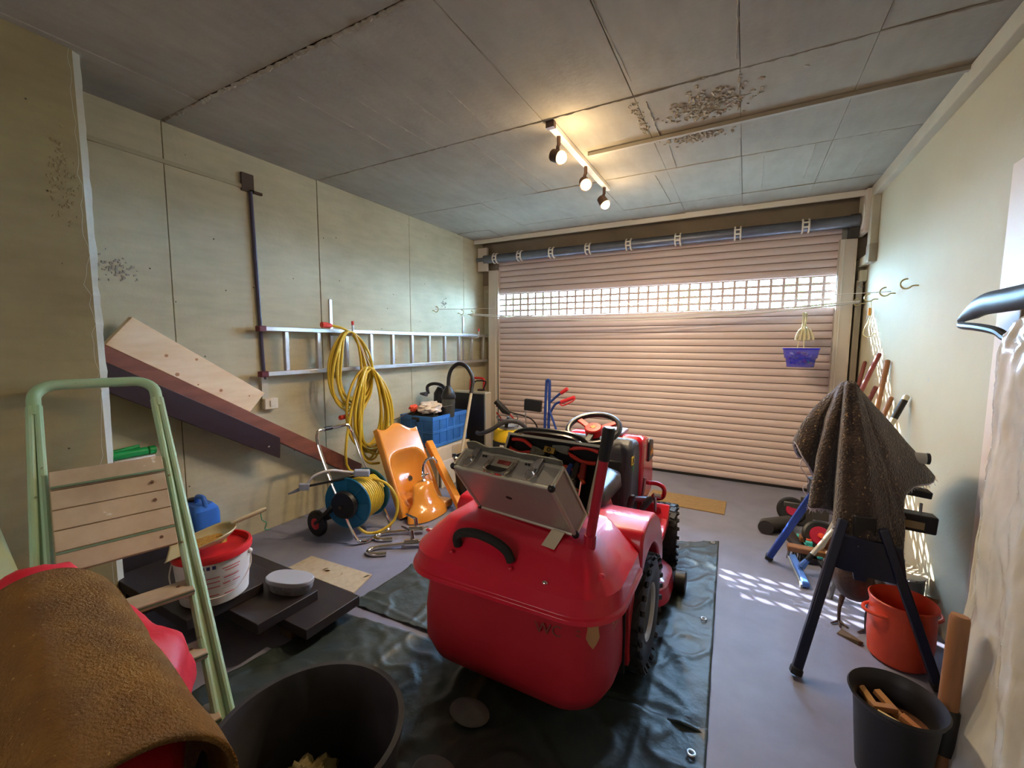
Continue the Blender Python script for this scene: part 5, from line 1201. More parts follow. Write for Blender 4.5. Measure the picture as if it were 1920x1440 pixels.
b = MB(); b.tube(spline([on_bucket(40, 0.175, 0.008), on_bucket(30, 0.12, 0.02), on_bucket(0, 0.055, 0.02), on_bucket(-40, 0.05, 0.02), on_bucket(-80, 0.07, 0.02), on_bucket(-110, 0.12, 0.018), on_bucket(-132, 0.17, 0.008)], 6), 0.0028, 6); b.build('wire_handle', M_white, t, world=True)
for a in (42, -134):
    b = MB(); b.ball(on_bucket(a, 0.178, 0.004), 0.012, 10, 8); b.build('handle_lug', M_buck, t, world=True)
# scoop with feed
M_scoop = mat('scoop_cream', (216, 206, 170), 0.45)
t = thing('feed_scoop', 'cream plastic scoop of grain resting on the white bucket', 'scoop', (-2.0, 0.97, 0.42))
Mo = Matrix.Translation((-2.005, 0.955, 0.432)) @ Matrix.Rotation(math.radians(62), 4, 'Z') @ Matrix.Rotation(math.radians(-6), 4, 'Y')
b = MB()
def sc(u, v):
    x = -0.15 + 0.25 * u; s = (v - 0.5) * 2
    wd = 0.098 * (1.0 if u < 0.62 else math.sqrt(max(0.0, 1 - ((u - 0.62) / 0.385) ** 2)))
    hgt = 0.006 + 0.040 * min(1, u * 1.2)
    return Mo @ V((x, wd * s, hgt * abs(s) ** 4 + 0.040 * (max(0, u - 0.60) / 0.40) ** 2.0 * (1 - abs(s) ** 4)))
b.grid(sc, 30, 24); b.build('pan', M_scoop, t, world=True, thick=0.003, angle=80)
b = MB(); b.tube([Mo @ V(p) for p in ((0.085, 0, 0.055), (0.12, 0, 0.062), (0.21, 0, 0.078), (0.225, 0, 0.08))], [0.012, 0.014, 0.015, 0.012], 10, flat=0.6); b.build('handle', M_scoop, t, world=True)
b = MB(); b.grid(lambda u, v: Mo @ V((-0.10 + 0.16 * u, (v - 0.5) * 0.13, 0.006 + 0.014 * math.sin(PI * u) * math.sin(PI * v) + 0.003 * mnoise.noise(V((u * 14, v * 14, 0))))), 24, 24)
tag(b.build('grain', mat('grain', (214, 166, 84), 0.85, var=(190, 140, 66), vscale=90, bump=0.8, bscale=220), t, world=True), kind='stuff')
b = MB(); b.tube(spline([Mo @ V(p) for p in ((0.20, 0.0, 0.07), (0.20, 0.01, 0.03), (0.215, 0.01, 0.01), (0.205, 0.015, -0.02), (0.225, 0.02, -0.03))], 5), 0.002, 5); b.build('green_string', mat('string_green', (40, 150, 120), 0.6), t, world=True)
# blue jerry can
t = thing('jerry_can', 'blue plastic jerry can standing against the left wall', 'jerry can', (-2.70, 1.22, 0))
M_jer = mat('can_blue', (52, 108, 190), 0.4)
b = MB(); b.loft([rrect(-2.78, -2.54, 1.13, 1.27, 0.035, 0.1005 if False else 0.0, 5), rrect(-2.78, -2.54, 1.13, 1.27, 0.035, 0.33, 5), rrect(-2.775, -2.545, 1.135, 1.265, 0.035, 0.36, 5), rrect(-2.74, -2.58, 1.15, 1.25, 0.03, 0.385, 5)]) ; b.v = [V((-2.70 + (p.x + 2.66) * 0.88, p.y + 0.035, p.z)) for p in b.v]
b.build('can_body', M_jer, t, world=True)
b = MB(); b.tube(spline([(-2.72, 1.235, 0.37), (-2.71, 1.235, 0.415), (-2.68, 1.235, 0.425), (-2.64, 1.235, 0.42), (-2.625, 1.235, 0.37)], 5), 0.013, 10); b.build('carry_handle', M_jer, t, world=True)
b = MB(); b.lathe([(0.026, 0.0), (0.026, 0.03), (0.02, 0.035), (0.001, 0.035)], 16, Matrix.Translation((-2.765, 1.235, 0.365))); b.build('cap', M_black, t, world=True)
# carton behind the pier with a green container lying on top
t = thing('white_carton', 'tall white carton behind the concrete pier with orange band', 'carton', (-2.74, 0.98, 0.45))
b = MB(); b.box(-2.82, -2.67, 0.875, 1.04, 0.4505, 0.715); b.build('carton', M_buck, t, world=True, bevel=0.002)
b = MB(); b.box(-2.6695, -2.6685, 0.878, 1.037, 0.690, 0.708); b.build('orange_band', mat('band_orange', (222, 176, 130), 0.6), t, world=True, smooth=False)
b = MB(); b.box(-2.6695, -2.6685, 1.012, 1.03, 0.66, 0.685); b.build('barcode', M_pg, t, world=True, smooth=False)
b = MB(); b.tube([(-2.668, 0.905, 0.60), (-2.668, 0.905, 0.645), (-2.668, 0.915, 0.655), (-2.668, 0.965, 0.655), (-2.668, 0.975, 0.645), (-2.668, 0.975, 0.60)], 0.003, 6, closed=True); b.build('logo_frame', M_black, t, world=True)
text_mesh('Spezialdünger', 0.022, M_pg, 'lettering', t, Matrix.Translation((-2.6682, 0.965, 0.672)) @ Matrix.Rotation(PI / 2, 4, 'Z') @ Matrix.Rotation(PI / 2, 4, 'X'))
tag(MB().box(-2.84, -2.63, 0.85, 1.06, 0.0, 0.45).build('dark_block', M_slab, bevel=0.004), 'dark wooden block under the white carton behind the pier', 'block')
t = thing('green_cartridge', 'green plastic cartridge lying on the white carton', 'cartridge', (-2.72, 0.98, 0.735))
M_gr = mat('green_plastic', (20, 140, 66), 0.35)
b = MB(); b.tube([(-2.70, 0.84, 0.737), (-2.70, 1.015, 0.737), (-2.70, 1.02, 0.737)], [0.021, 0.021, 0.016], 14); b.build('barrel', M_gr, t, world=True)
b = MB(); b.tube([(-2.70, 1.018, 0.737), (-2.70, 1.025, 0.737), (-2.70, 1.05, 0.737), (-2.70, 1.053, 0.737)], [0.015, 0.022, 0.022, 0.018], 14); b.build('cap', M_gr, t, world=True)
b = MB(); b.tube([(-2.74, 0.85, 0.745), (-2.74, 1.0, 0.757)], 0.012, 10); b.build('plunger', M_gr, t, world=True)

# --- pale green step ladder leaning on the pier
M_mint = mat('mint_paint', (146, 184, 142), 0.45, var=(160, 176, 140), vscale=9, vamt=0.5, spots=(110, 84, 58), sscale=22, sthr=0.71)
M_step = mat('worn_step', (186, 166, 136), 0.75, var=(160, 138, 110), vscale=5, vamt=0.5, spots=(204, 196, 180), sscale=16, sthr=0.70)
M_gline = mat('step_green', (96, 116, 88), 0.7)
Bc, Tc = V((-1.565, 0.535, 0.0)), V((-2.40, 0.752, 1.125))
lw = V((0.25, 0.968, 0)).normalized(); ll = (Tc - Bc); LL = ll.length; ll.normalize(); lw = (lw - ll * lw.dot(ll)).normalized(); ln = lw.cross(ll).normalized()
if ln.x < 0: ln = -ln
def LP(s, w_, n_=0.0): return Bc + ll * (LL * s) + lw * w_ + ln * n_
sl = thing('step_ladder', 'worn mint green step ladder with wooden treads leaning on the pier', 'step ladder', tuple(Bc))
hwid = lambda s: 0.200 - 0.018 * s
for sg in (-1, 1):
    b = MB()
    for off, w2 in ((0.0, 0.010), (0.016, 0.005)):
        pass
    b.beam(LP(0.0, sg * hwid(0)), LP(0.93, sg * hwid(0.93)), 0.018, 0.046, up=lw)
    for q_ in (-0.021, 0.021):
        b.tube([LP(0.0, sg * hwid(0) + q_, 0.008), LP(0.93, sg * hwid(0.93) + q_ * 0.5, 0.008)], 0.0125, 10)
    b.build('rail', M_mint, sl, world=True, bevel=0.002)
b = MB(); P = [LP(0.90, -hwid(0.9))] + [LP(0.955 + 0.045 * math.sin(a), -hwid(0.93) + 0.07 * (1 - math.cos(a))) for a in [PI / 2 * k / 7 for k in range(8)]] + [LP(0.955 + 0.045 * math.cos(a), hwid(0.93) - 0.07 * (1 - math.sin(a))) for a in [PI / 2 * k / 7 for k in range(8)]] + [LP(0.90, hwid(0.9))]
b.tube(P, 0.021, 12); b.build('top_bow', M_mint, sl, world=True)
nb = 5
for k in range(nb):
    s0 = 0.452 + k * 0.054; s1 = s0 + 0.053
    b = MB(); q = 0.030
    b.quad(LP(s0, -hwid(0.6) + q, 0.045 - 0.01 * k / nb), LP(s0, hwid(0.6) - q, 0.045 - 0.01 * k / nb), LP(s1 - 0.001, hwid(0.6) - q, 0.043 - 0.01 * k / nb), LP(s1 - 0.001, -hwid(0.6) + q, 0.043 - 0.01 * k / nb), 0.018)
    o = b.build('platform_slat', M_step, sl, world=True, bevel=0.0025)
    if k in (0, 2, 3):
        b = MB(); b.tube([LP(s0 + 0.027, hwid(0.6) - 0.075, 0.037), LP(s0 + 0.027, hwid(0.6) - 0.075, 0.0452)], 0.006, 8); b.build('screw', mat('rust', (90, 62, 44), 0.8), o, world=True)
    if k in (0, 4):
        b = MB(); ss = s1 - 0.004 if k == 0 else s0 + 0.004
        b.beam(LP(ss, -hwid(0.6) + q, 0.0425), LP(ss, hwid(0.6) - q, 0.0425), 0.008, 0.006, up=ln); b.build('green_stripe', M_gline, o, world=True, smooth=False)
for s in (0.345, 0.185, 0.035):
    c = LP(s, 0)
    b = MB(); up_ = V((0, 0, 1)); fwd_ = V((0.968, -0.25, 0)).normalized()
    hw_ = hwid(s) - 0.012
    p = [c + lw * sgn * hw_ + fwd_ * d_ for sgn, d_ in ((-1, -0.045), (1, -0.045), (1, 0.055), (-1, 0.055))]
    b.quad(p[0], p[3], p[2], p[1], 0.024)
    o = b.build('tread', M_step, sl, world=True, bevel=0.003)
    b = MB(); b.beam(c + lw * -hw_ + fwd_ * 0.054 + up_ * -0.010, c + lw * hw_ + fwd_ * 0.054 + up_ * -0.010, 0.004, 0.006); b.build('green_stripe', M_gline, o, world=True, smooth=False)
    b = MB(); b.ball(c + lw * (hw_ - 0.04) + fwd_ * 0.0 + up_ * 0.001, (0.007, 0.007, 0.002), 8, 6); b.build('screw', MATS['rust'], o, world=True)

# --- foreground: pale green plastic chair carrying a red bag under a brown carpet
M_pch = mat('chair_green', (186, 200, 164), 0.5, var=(176, 190, 154), vscale=4)
ch = thing('plastic_chair', 'pale green plastic chair at the left edge under the carpet', 'chair', (-1.45, 0.18, 0))
b = MB(); b.box(-1.80, -0.98, -0.05, 0.36, 0.30, 0.33); b.build('seat', M_pch, ch, world=True, bevel=0.01)
b = MB(); b.quad((-1.78, -0.06, 0.33), (-1.68, 0.40, 0.33), (-2.22, 0.405, 0.705), (-2.22, -0.06, 0.705), 0.025); b.build('backrest', M_pch, ch, world=True, bevel=0.012)
b = MB(); b.beam((-1.73, 0.20, 0.375), (-2.19, 0.22, 0.71), 0.05, 0.012, up=(0.5, 0, 0.8)); b.build('back_rib', M_pch, ch, world=True, bevel=0.004)
for x, y in ((-1.76, -0.02), (-1.76, 0.33), (-1.03, -0.02), (-1.03, 0.33)):
    b = MB(); b.box(x - 0.02, x + 0.02, y - 0.02, y + 0.02, 0.0, 0.30); b.build('leg', M_pch, ch, world=True, bevel=0.006)
M_redb = mat('red_bag', (206, 28, 46), 0.5, var=(186, 20, 40), vscale=6, bump=0.25, bscale=30)
b = MB(); rings = []
for k in range(51):
    u = k / 50; x = -1.86 + 0.95 * u
    env = (math.sin(PI * min(max(u, 0.012), 0.988)) ** 0.35)
    yc = 0.375 - 0.09 * u + 0.035 * math.exp(-((u - 0.52) / 0.2) ** 2); zc = 0.520 - 0.125 * u
    ry = (0.150 + 0.055 * math.exp(-((u - 0.64) / 0.14) ** 2) + 0.02 * math.exp(-((u - 0.12) / 0.1) ** 2)) * env; rz = (0.180 - 0.05 * u + 0.062 * math.exp(-((u - 0.18) / 0.10) ** 2)) * env
    ring = []
    for j in range(36):
        a = 2 * PI * j / 36
        n_ = 1 + 0.10 * mnoise.noise(V((x * 7, math.cos(a) * 2, math.sin(a) * 2))) + 0.06 * mnoise.noise(V((x * 18, math.cos(a) * 5, math.sin(a) * 5)))
        ring.append((x, yc + ry * n_ * math.cos(a), max(zc + rz * n_ * math.sin(a), 0.333)))
    rings.append(ring)
b.loft(rings)
tag(b.build('red_bag', M_redb, angle=70), 'bright red stuffed bag bulging out from under the brown carpet', 'bag')
M_cpt = mat('carpet_brown', (134, 94, 36), 0.95, var=(104, 70, 28), vscale=9, vamt=0.55, bump=0.9, bscale=170, spots=(160, 126, 66), sscale=120, sthr=0.68)
b = MB()
def cpt(u, v):
    a = math.radians(-30 + 235 * v)
    ry = 0.150 + 0.040 * u; rz = 0.205 - 0.010 * u
    yc = 0.350 - 0.085 * u; zc = 0.500 - 0.125 * u
    n_ = 1 + 0.03 * mnoise.noise(V((u * 5, v * 4, 3)))
    x = -1.565 + 0.63 * u + 0.03 * math.sin(v * 6) + 0.10 * max(0, v - 0.42) * u
    return V((x, yc + ry * n_ * math.cos(a) - 0.16 * max(0, v - 0.70), zc + rz * n_ * math.sin(a) - 0.10 * max(0, v - 0.8)))
b.grid(cpt, 50, 60)
tag(b.build('carpet', M_cpt, angle=180, thick=0.012), 'stiff brown carpet piece arched over the red bag in the foreground', 'carpet')

# --- big black tub with a clear bag
tubc = V((-0.885, 0.607, 0.0))
tb_ = thing('rubber_tub', 'large round black rubber tub in the foreground', 'tub', tuple(tubc))
M_tubm = mat('tub_rubber', (44, 42, 44), 0.55, var=(60, 58, 60), vscale=5)
b = MB(); b.lathe([(0.001, 0.008), (0.165, 0.008), (0.18, 0.02), (0.218, 0.345), (0.226, 0.352), (0.226, 0.366), (0.212, 0.366), (0.205, 0.345), (0.170, 0.032), (0.001, 0.03)], 56, Matrix.Translation(tubc)); b.build('tub_body', M_tubm, tb_, world=True)
M_clear = mat('clear_film', (214, 200, 150), 0.15, var=(150, 130, 80), vscale=14, vamt=0.5, alpha=0.85, spec=0.8)
lump((-0.945, 0.635, 0.120), (0.070, 0.075, 0.075), M_clear, 'clear_bag', 'crumpled clear plastic bag lying inside the black tub', 'bag', 12, 0.55, 2.6)
M_cst = mat('cobble', (112, 110, 110), 0.85, var=(94, 92, 94), vscale=12)
for k, (x, y, lab) in enumerate(((-0.775, 1.135, 'flat grey stone on the tarpaulin behind the mower collector'), (-0.745, 0.905, 'flat grey stone on the tarpaulin at the bottom edge by the tub'))):
    b = MB(); b.ball((x, y, 0.030), (0.075, 0.055, 0.018), 24, 12)
    tag(b.build('flat_stone', M_cst), lab, 'stone', 'flat stones on the tarpaulin')
# ================================================================== RIGHT SIDE
M_sblue = mat('leg_blue', (30, 72, 160), 0.35, var=(26, 62, 142), vscale=6)
M_snavy = mat('leg_navy', (20, 24, 46), 0.35)
M_wood = mat('wood_handle', (150, 104, 66), 0.55, var=(128, 84, 52), vscale=4, stretch=(4, 4, 0.6))
M_rdwood = mat('wood_red', (128, 58, 52), 0.5, var=(110, 48, 44), vscale=4)
sh_ = thing('clamping_sawhorse', 'dark blue clamping sawhorse standing near the right wall', 'sawhorse', (0.42, 2.35, 0))
def leg(p0, p1, m, n='leg'):
    b = MB(); b.beam(p0, p1, 0.034, 0.034, up=(0, 1, 0)); o = b.build(n, m, sh_, world=True, bevel=0.006)
    d_ = (V(p1) - V(p0)).normalized()
    b = MB(); b.beam(V(p0) - d_ * 0.0, V(p0) + d_ * 0.03, 0.040, 0.040, up=(0, 1, 0)); b.build('foot_cap', M_black, o, world=True, bevel=0.006)
leg((0.238, 1.908, 0.012), (0.385, 2.10, 0.60), M_snavy)
leg((0.705, 2.075, 0.012), (0.515, 2.12, 0.58), M_snavy)
leg((0.190, 2.92, 0.012), (0.37, 2.60, 0.60), M_sblue)
b = MB(); b.prism([(0.345, 0.40), (0.40, 0.385), (0.43, 0.385), (0.435, 0.355), (0.475, 0.355), (0.48, 0.375), (0.60, 0.37), (0.575, 0.52), (0.36, 0.535)], 0, 0.02, Matrix(((1, 0, 0, 0), (0, 0, 1, 2.105), (0, 1, 0, 0), (0, 0, 0, 1)))); b.build('brace_plate', M_snavy, sh_, world=True, smooth=False, bevel=0.003)
b = MB(); b.beam((0.46, 2.12, 0.575), (0.36, 2.66, 0.575), 0.075, 0.085); b.build('main_beam', M_black, sh_, world=True, bevel=0.005)
b = MB(); b.beam((0.44, 2.37, 0.61), (0.43, 2.37, 1.06), 0.03, 0.03, up=(0, 1, 0)); b.build('jaw_post', M_black, sh_, world=True, bevel=0.004)
b = MB(); b.tube([(0.40, 2.42, 1.075), (0.415, 2.35, 1.080), (0.440, 2.37, 1.065)], 0.018, 10); b.build('jaw_top', M_black, sh_, world=True)
b = MB(); b.obox((0.655, 2.40, 0.545), (0.19, 0.07, 0.075), (0, 0.05, 0)); cl = b.build('clamp_arm', M_black, sh_, world=True, bevel=0.006)
b = MB(); b.obox((0.655, 2.361, 0.540), (0.10, 0.010, 0.030), (0, 0.05, 0)); b.build('wood_insert', mat('insert_wood', (150, 128, 90), 0.7), cl, world=True)
b = MB(); b.cyl((0.70, 2.40, 0.58), (0.70, 2.40, 0.625), 0.005, 8); b.build('pin', M_steel, cl, world=True)
b = MB(); b.beam((0.42, 2.40, 0.545), (0.60, 2.40, 0.55), 0.06, 0.06); b.build('clamp_slide', M_black, sh_, world=True, bevel=0.004)
b = MB(); b.obox((0.70, 2.47, 0.655), (0.09, 0.07, 0.03), (0, 0.1, 0)); b.build('tray', M_black, sh_, world=True, bevel=0.004)
b = MB(); b.tube([(0.50, 2.50, 0.80), (0.725, 2.48, 0.805)], 0.024, 14); jp = b.build('jaw_roll', mat('roll_grey', (176, 172, 164), 0.5), sh_, world=True)
b = MB(); b.tube([(0.725, 2.48, 0.805), (0.735, 2.48, 0.805)], 0.025, 14); b.build('roll_end', M_black, jp, world=True)
b = MB(); b.beam((0.44, 2.40, 0.62), (0.50, 2.50, 0.80), 0.03, 0.03); b.build('roll_arm', M_black, sh_, world=True)
# --- blanket
COLS = [((0.391, 2.45, 1.107), (0.233, 2.40, 0.841)), ((0.39, 2.42, 1.117), (0.277, 2.34, 0.758)), ((0.391, 2.40, 1.123), (0.323, 2.37, 0.663)), ((0.388, 2.36, 1.129), (0.289, 2.26, 0.58)),
        ((0.392, 2.34, 1.133), (0.331, 2.24, 0.587)), ((0.397, 2.33, 1.137), (0.386, 2.31, 0.562)), ((0.399, 2.30, 1.141), (0.37, 2.16, 0.549)), ((0.41, 2.30, 1.142), (0.425, 2.12, 0.525)),
        ((0.422, 2.30, 1.138), (0.494, 2.12, 0.492)), ((0.431, 2.31, 1.128), (0.578, 2.18, 0.424)), ((0.439, 2.33, 1.118), (0.605, 2.24, 0.535)), ((0.447, 2.35, 1.107), (0.614, 2.31, 0.682)),
        ((0.457, 2.38, 1.098), (0.747, 2.48, 0.705)), ((0.467, 2.42, 1.09), (0.768, 2.60, 0.707)), ((0.46, 2.45, 1.085), (0.66, 2.74, 0.66)), ((0.43, 2.47, 1.09), (0.45, 2.76, 0.62)), ((0.40, 2.47, 1.10), (0.28, 2.62, 0.72))]
top = spline([c[0] for c in COLS], 6, closed=True); hem = spline([c[1] for c in COLS], 6, closed=True)
b = MB(); nU = len(top)
ctr = V((0.0, 0.0, 0.0))
for p in top: ctr += p / nU
rings = [[ctr + (top[i] - ctr) * 0.5 + V((0, 0, 0.006)) for i in range(nU)]]
NV = 26
for j in range(NV + 1):
    v = j / NV; ring = []
    for i in range(nU):
        p = top[i].lerp(hem[i], v)
        fold = math.sin(i / nU * 2 * PI * 11 + 1.0) * 0.004 * v * (1 - v) * 4
        out = (p - V((0.42, 2.38, p.z))); out.z = 0
        if out.length > 1e-5: out.normalize()
        bul = 0.022 * math.sin(PI * v) if not (13 * 6 > i > 9 * 6) else 0.004
        p = p + out * (bul + fold + 0.006 * mnoise.noise(p * 14)) + V((0, 0, 0.006 * mnoise.noise(p * 9 + V((3, 3, 3))) * v))
        ring.append(p)
    rings.append(ring)
b.loft(rings, caps=(True, False))
M_felt2 = mat('felt_brown', (74, 58, 48), 0.97, var=(50, 38, 34), vscale=14, vamt=0.6, spots=(150, 124, 86), sscale=90, sthr=0.63, bump=1.0, bscale=110, sheen=0.4)
bk = tag(b.build('felt_blanket', M_felt2, angle=180, thick=0.010), 'shaggy dark brown felt blanket draped over the clamping sawhorse', 'blanket')
M_fray = mat('fray_lilac', (196, 188, 200), 0.8)
rnd = random.Random(9); b = MB()
for i in range(0, nU):
    p = rings[-1][i]; q = rings[-1][(i + 1) % nU]
    for k in range(5):
        r_ = p.lerp(q, rnd.random()); l_ = rnd.uniform(0.006, 0.022)
        e_ = r_ + V((rnd.uniform(-1, 1) * l_ * 0.7, rnd.uniform(-1, 1) * l_ * 0.7, -l_))
        b.tube([r_ + V((0, 0, 0.004)), r_.lerp(e_, 0.5) + V((rnd.uniform(-.003, .003), 0, 0)), e_], 0.0009, 4)
tag(b.build('frayed_hem', M_fray, bk, smooth=False, fix=False), kind='stuff')
b = MB(); b.tube([p + V((0, 0, -0.002)) for p in rings[-1]], 0.0045, 6, closed=True); b.build('hem_cord', M_fray, bk)
b = MB(); b.tube(spline([(0.262, 2.35, 0.775), (0.255, 2.34, 0.74), (0.28, 2.33, 0.70), (0.29, 2.33, 0.67), (0.27, 2.33, 0.64), (0.285, 2.32, 0.61)], 6), 0.0025, 5); b.build('loose_thread', M_fray, bk)

# --- long handles leaning on the right wall
def handle(name, lab, top, foot, r, m, cat, bands=()):
    t = thing(name, lab, cat, tuple(foot), group='long-handled tools on the right wall')
    b = MB(); T_, F_ = V(top), V(foot); d_ = (T_ - F_).normalized()
    b.tube([F_ + d_ * 0.02, F_ + d_ * 0.05, T_ - d_ * 0.012, T_ - d_ * 0.004, T_], [r, r, r, r * 0.8, r * 0.4], 12); s_ = b.build('shaft', m, t, world=True)
    for (a0, a1, mm) in bands:
        b = MB(); L_ = (T_ - F_).length; b.tube([F_ + d_ * (L_ * a0), F_ + d_ * (L_ * a1)], r * 1.08, 12); b.build('band', mm, s_, world=True)
    return t, s_
xw = XR - 0.018
def toolhead(t, F_, kind):
    b = MB()
    if kind == 'broom':
        b.box(F_[0] - 0.15, F_[0] + 0.15, F_[1] - 0.03, F_[1] + 0.03, 0.05, 0.085); o = b.build('broom_head', M_wood, t, world=True, bevel=0.006)
        b = MB()
        for k in range(60): x = F_[0] - 0.145 + 0.29 * rnd.random(); y = F_[1] + rnd.uniform(-.025, .025); b.tube([(x, y, 0.055), (x + rnd.uniform(-.01, .01), y + rnd.uniform(-.01, .01), 0.0)], 0.002, 4)
        tag(b.build('bristles', M_black, o, world=True, smooth=False, fix=False), kind='stuff')
    else:
        b.box(F_[0] - 0.09, F_[0] + 0.09, F_[1] - 0.012, F_[1] + 0.004, 0.0, 0.16); b.build('blade', M_tstl, t, world=True, bevel=0.004)
for k, (tp_, ft, r, m, lab, kind, bands) in enumerate((((xw, 4.18, 1.175), (0.60, 3.98, 0.05), 0.013, M_rdwood, 'thin reddish shovel leaning nearest to the roller door', 'shovel', ()),
                                         ((xw, 3.80, 1.245), (0.40, 3.62, 0.05), 0.015, M_rdwood, 'tallest dark red shovel handle leaning on the right wall', 'shovel', ()),
                                         ((xw, 3.60, 1.205), (0.66, 3.42, 0.05), 0.016, M_wood, 'tall light brown broom handle right of the dark red one', 'broom', ()),
                                         ((xw, 3.82, 1.015), (0.52, 3.80, 0.05), 0.014, M_rdwood, 'short dark red shovel handle behind the taller ones', 'shovel', ()),
                                         ((xw, 3.45, 0.98), (0.52, 3.20, 0.05), 0.014, M_wood, 'short brown broom handle next to the striped one', 'broom', ()),
                                         ((xw, 3.17, 1.02), (0.44, 3.02, 0.05), 0.0155, M_alue, 'silver broom handle with black tip leaning farthest right', 'broom', ((0.86, 0.97, M_black), (0.70, 0.78, M_wood))))):
    t, s_ = handle(kind, lab, tp_, ft, r, m, kind, bands)
    toolhead(t, ft, kind)
# --- odds and ends on the floor behind the sawhorse
dw = thing('toy_wheel', 'black disc wheel with red centre lying against the clutter', 'wheel', (0.50, 3.22, 0))
Mw_ = Matrix.Translation((0.475, 3.30, 0.105)) @ Matrix.Rotation(math.radians(-62), 4, 'X') @ Matrix.Rotation(0.2, 4, 'Y')
Mw_ = frame((0.475, 3.20, 0.10), (1, 0.1, 0), (-0.1, -0.85, 0.5))
b = MB(); b.lathe([(0.001, -0.02), (0.085, -0.02), (0.095, -0.01), (0.095, 0.012), (0.082, 0.020), (0.06, 0.012), (0.001, 0.012)], 30, Mw_); b.build('tyre', M_black, dw, world=True)
b = MB(); b.lathe([(0.058, 0.0125), (0.055, 0.018), (0.001, 0.016)], 24, Mw_); b.build('disc', mat('disc_red', (176, 20, 60), 0.4), dw, world=True)
b = MB(); b.lathe([(0.016, 0.012), (0.016, 0.035), (0.001, 0.037)], 12, Mw_); b.build('hub', mat('hub_orange', (236, 90, 60), 0.4), dw, world=True)
Mw2 = frame((0.36, 3.62, 0.10), (1, 0.1, 0), (-0.1, -0.9, 0.4))
dw2 = thing('toy_wheel', 'second black wheel half hidden behind the blue sawhorse leg', 'wheel', (0.36, 3.62, 0))
b = MB(); b.lathe([(0.001, -0.02), (0.085, -0.02), (0.095, 0.0), (0.082, 0.020), (0.001, 0.014)], 30, Mw2); b.build('tyre', M_black, dw2, world=True)
b = MB(); b.lathe([(0.04, 0.0145), (0.036, 0.022), (0.001, 0.02)], 20, Mw2); b.build('disc', MATS['disc_red'], dw2, world=True)
b = MB(); b.tube([(0.19, 3.32, 0.05), (0.19, 3.36, 0.05), (0.34, 3.50, 0.05)], 0.048, 18)
tag(b.build('drain_pipe', mat('pipe_dark', (58, 54, 54), 0.6)), 'short dark grey pipe lying behind the blue leg', 'pipe')
b = MB(); b.beam((0.30, 3.46, 0.02), (0.42, 2.98, 0.02), 0.07, 0.03)
tag(b.build('dark_offcut', M_slab, bevel=0.003), 'dark board offcut on the floor among the clutter', 'board')
t = thing('turquoise_stake', 'turquoise plastic stake with orange clip on the floor', 'stake', (0.40, 3.1, 0.036))
b = MB(); b.beam((0.375, 3.30, 0.050), (0.455, 2.98, 0.050), 0.026, 0.012); b.build('stake', mat('turquoise', (70, 190, 190), 0.4), t, world=True, bevel=0.002)
b = MB(); b.obox((0.415, 3.14, 0.066), (0.035, 0.03, 0.022)); b.build('clip', MATS['turquoise'], t, world=True, bevel=0.003)
b = MB(); b.obox((0.415, 3.155, 0.081), (0.028, 0.016, 0.010)); b.build('clip_button', MATS['hub_orange'], t, world=True, bevel=0.002)
sqg = thing('floor_squeegee', 'silver pole squeegee with pale blue head on the floor', 'squeegee', (0.34, 2.82, 0))
b = MB(); b.beam((0.318, 3.00, 0.022), (0.352, 2.66, 0.022), 0.034, 0.030); b.build('head', mat('head_blue', (84, 130, 214), 0.4), sqg, world=True, bevel=0.006)
b = MB(); b.beam((0.300, 3.00, 0.010), (0.334, 2.66, 0.010), 0.012, 0.020); b.build('rubber_lip', mat('lip_grey', (150, 156, 160), 0.6), sqg, world=True, bevel=0.003)
A_, B_ = V((0.345, 2.83, 0.04)), V((0.60, 2.97, 0.42))
b = MB(); b.tube([A_, A_.lerp(B_, 0.12)], [0.02, 0.014], 10); b.build('socket', MATS['head_blue'], sqg, world=True)
b = MB(); b.tube([A_.lerp(B_, 0.08), B_], 0.0125, 12); po = b.build('pole', M_alue, sqg, world=True)
for a0, a1 in ((0.09, 0.20), (0.58, 0.74)):
    b = MB(); b.tube([A_.lerp(B_, a0), A_.lerp(B_, a1)], 0.0145, 12); b.build('pole_grip', M_black, po, world=True)
t = thing('wood_offcuts', 'thin reddish plywood offcut leaning in the clutter', 'plywood', (0.56, 3.1, 0))
b = MB(); b.obox((0.545, 3.10, 0.10), (0.14, 0.012, 0.17), (0.5, 0.3, 0.2)); b.build('plywood', mat('ply_red', (150, 96, 70), 0.7), t, world=True)
t.name = 'plywood_offcut'
for k, (c, s_, r_, m, lab) in enumerate((((0.53, 2.92, 0.052), (0.10, 0.16, 0.012), (0.45, 0.35, 0.3), M_card, 'torn cardboard sheet leaning behind the squeegee pole'), ((0.475, 2.90, 0.036), (0.065, 0.085, 0.012), (0.45, 0.1, 0.5), M_black, 'small black plate among the clutter'), ((0.58, 2.80, 0.030), (0.10, 0.12, 0.004), (0.25, 0.1, 0.9), M_wood, 'pale wood shingle lying nearest the sawhorse'))):
    b = MB(); b.obox(c, s_, r_); tag(b.build(('cardboard_sheet', 'black_plate', 'wood_shingle')[k], m, bevel=0.001), lab, ('cardboard', 'plate', 'shingle')[k])
t = thing('hand_saw', 'hand saw with yellow label hanging behind the sawhorse leg', 'saw', (0.50, 2.62, 0.0))
b = MB(); b.beam((0.475, 2.62, 0.16), (0.575, 2.66, 0.36), 0.008, 0.075, up=(1, 0, -0.4)); b.build('saw_body', mat('saw_grey', (104, 108, 122), 0.45), t, world=True, bevel=0.003)
b = MB(); b.beam((0.492, 2.613, 0.215), (0.527, 2.63, 0.29), 0.004, 0.022, up=(1, 0, -0.4)); b.build('yellow_label', M_yel, t, world=True)
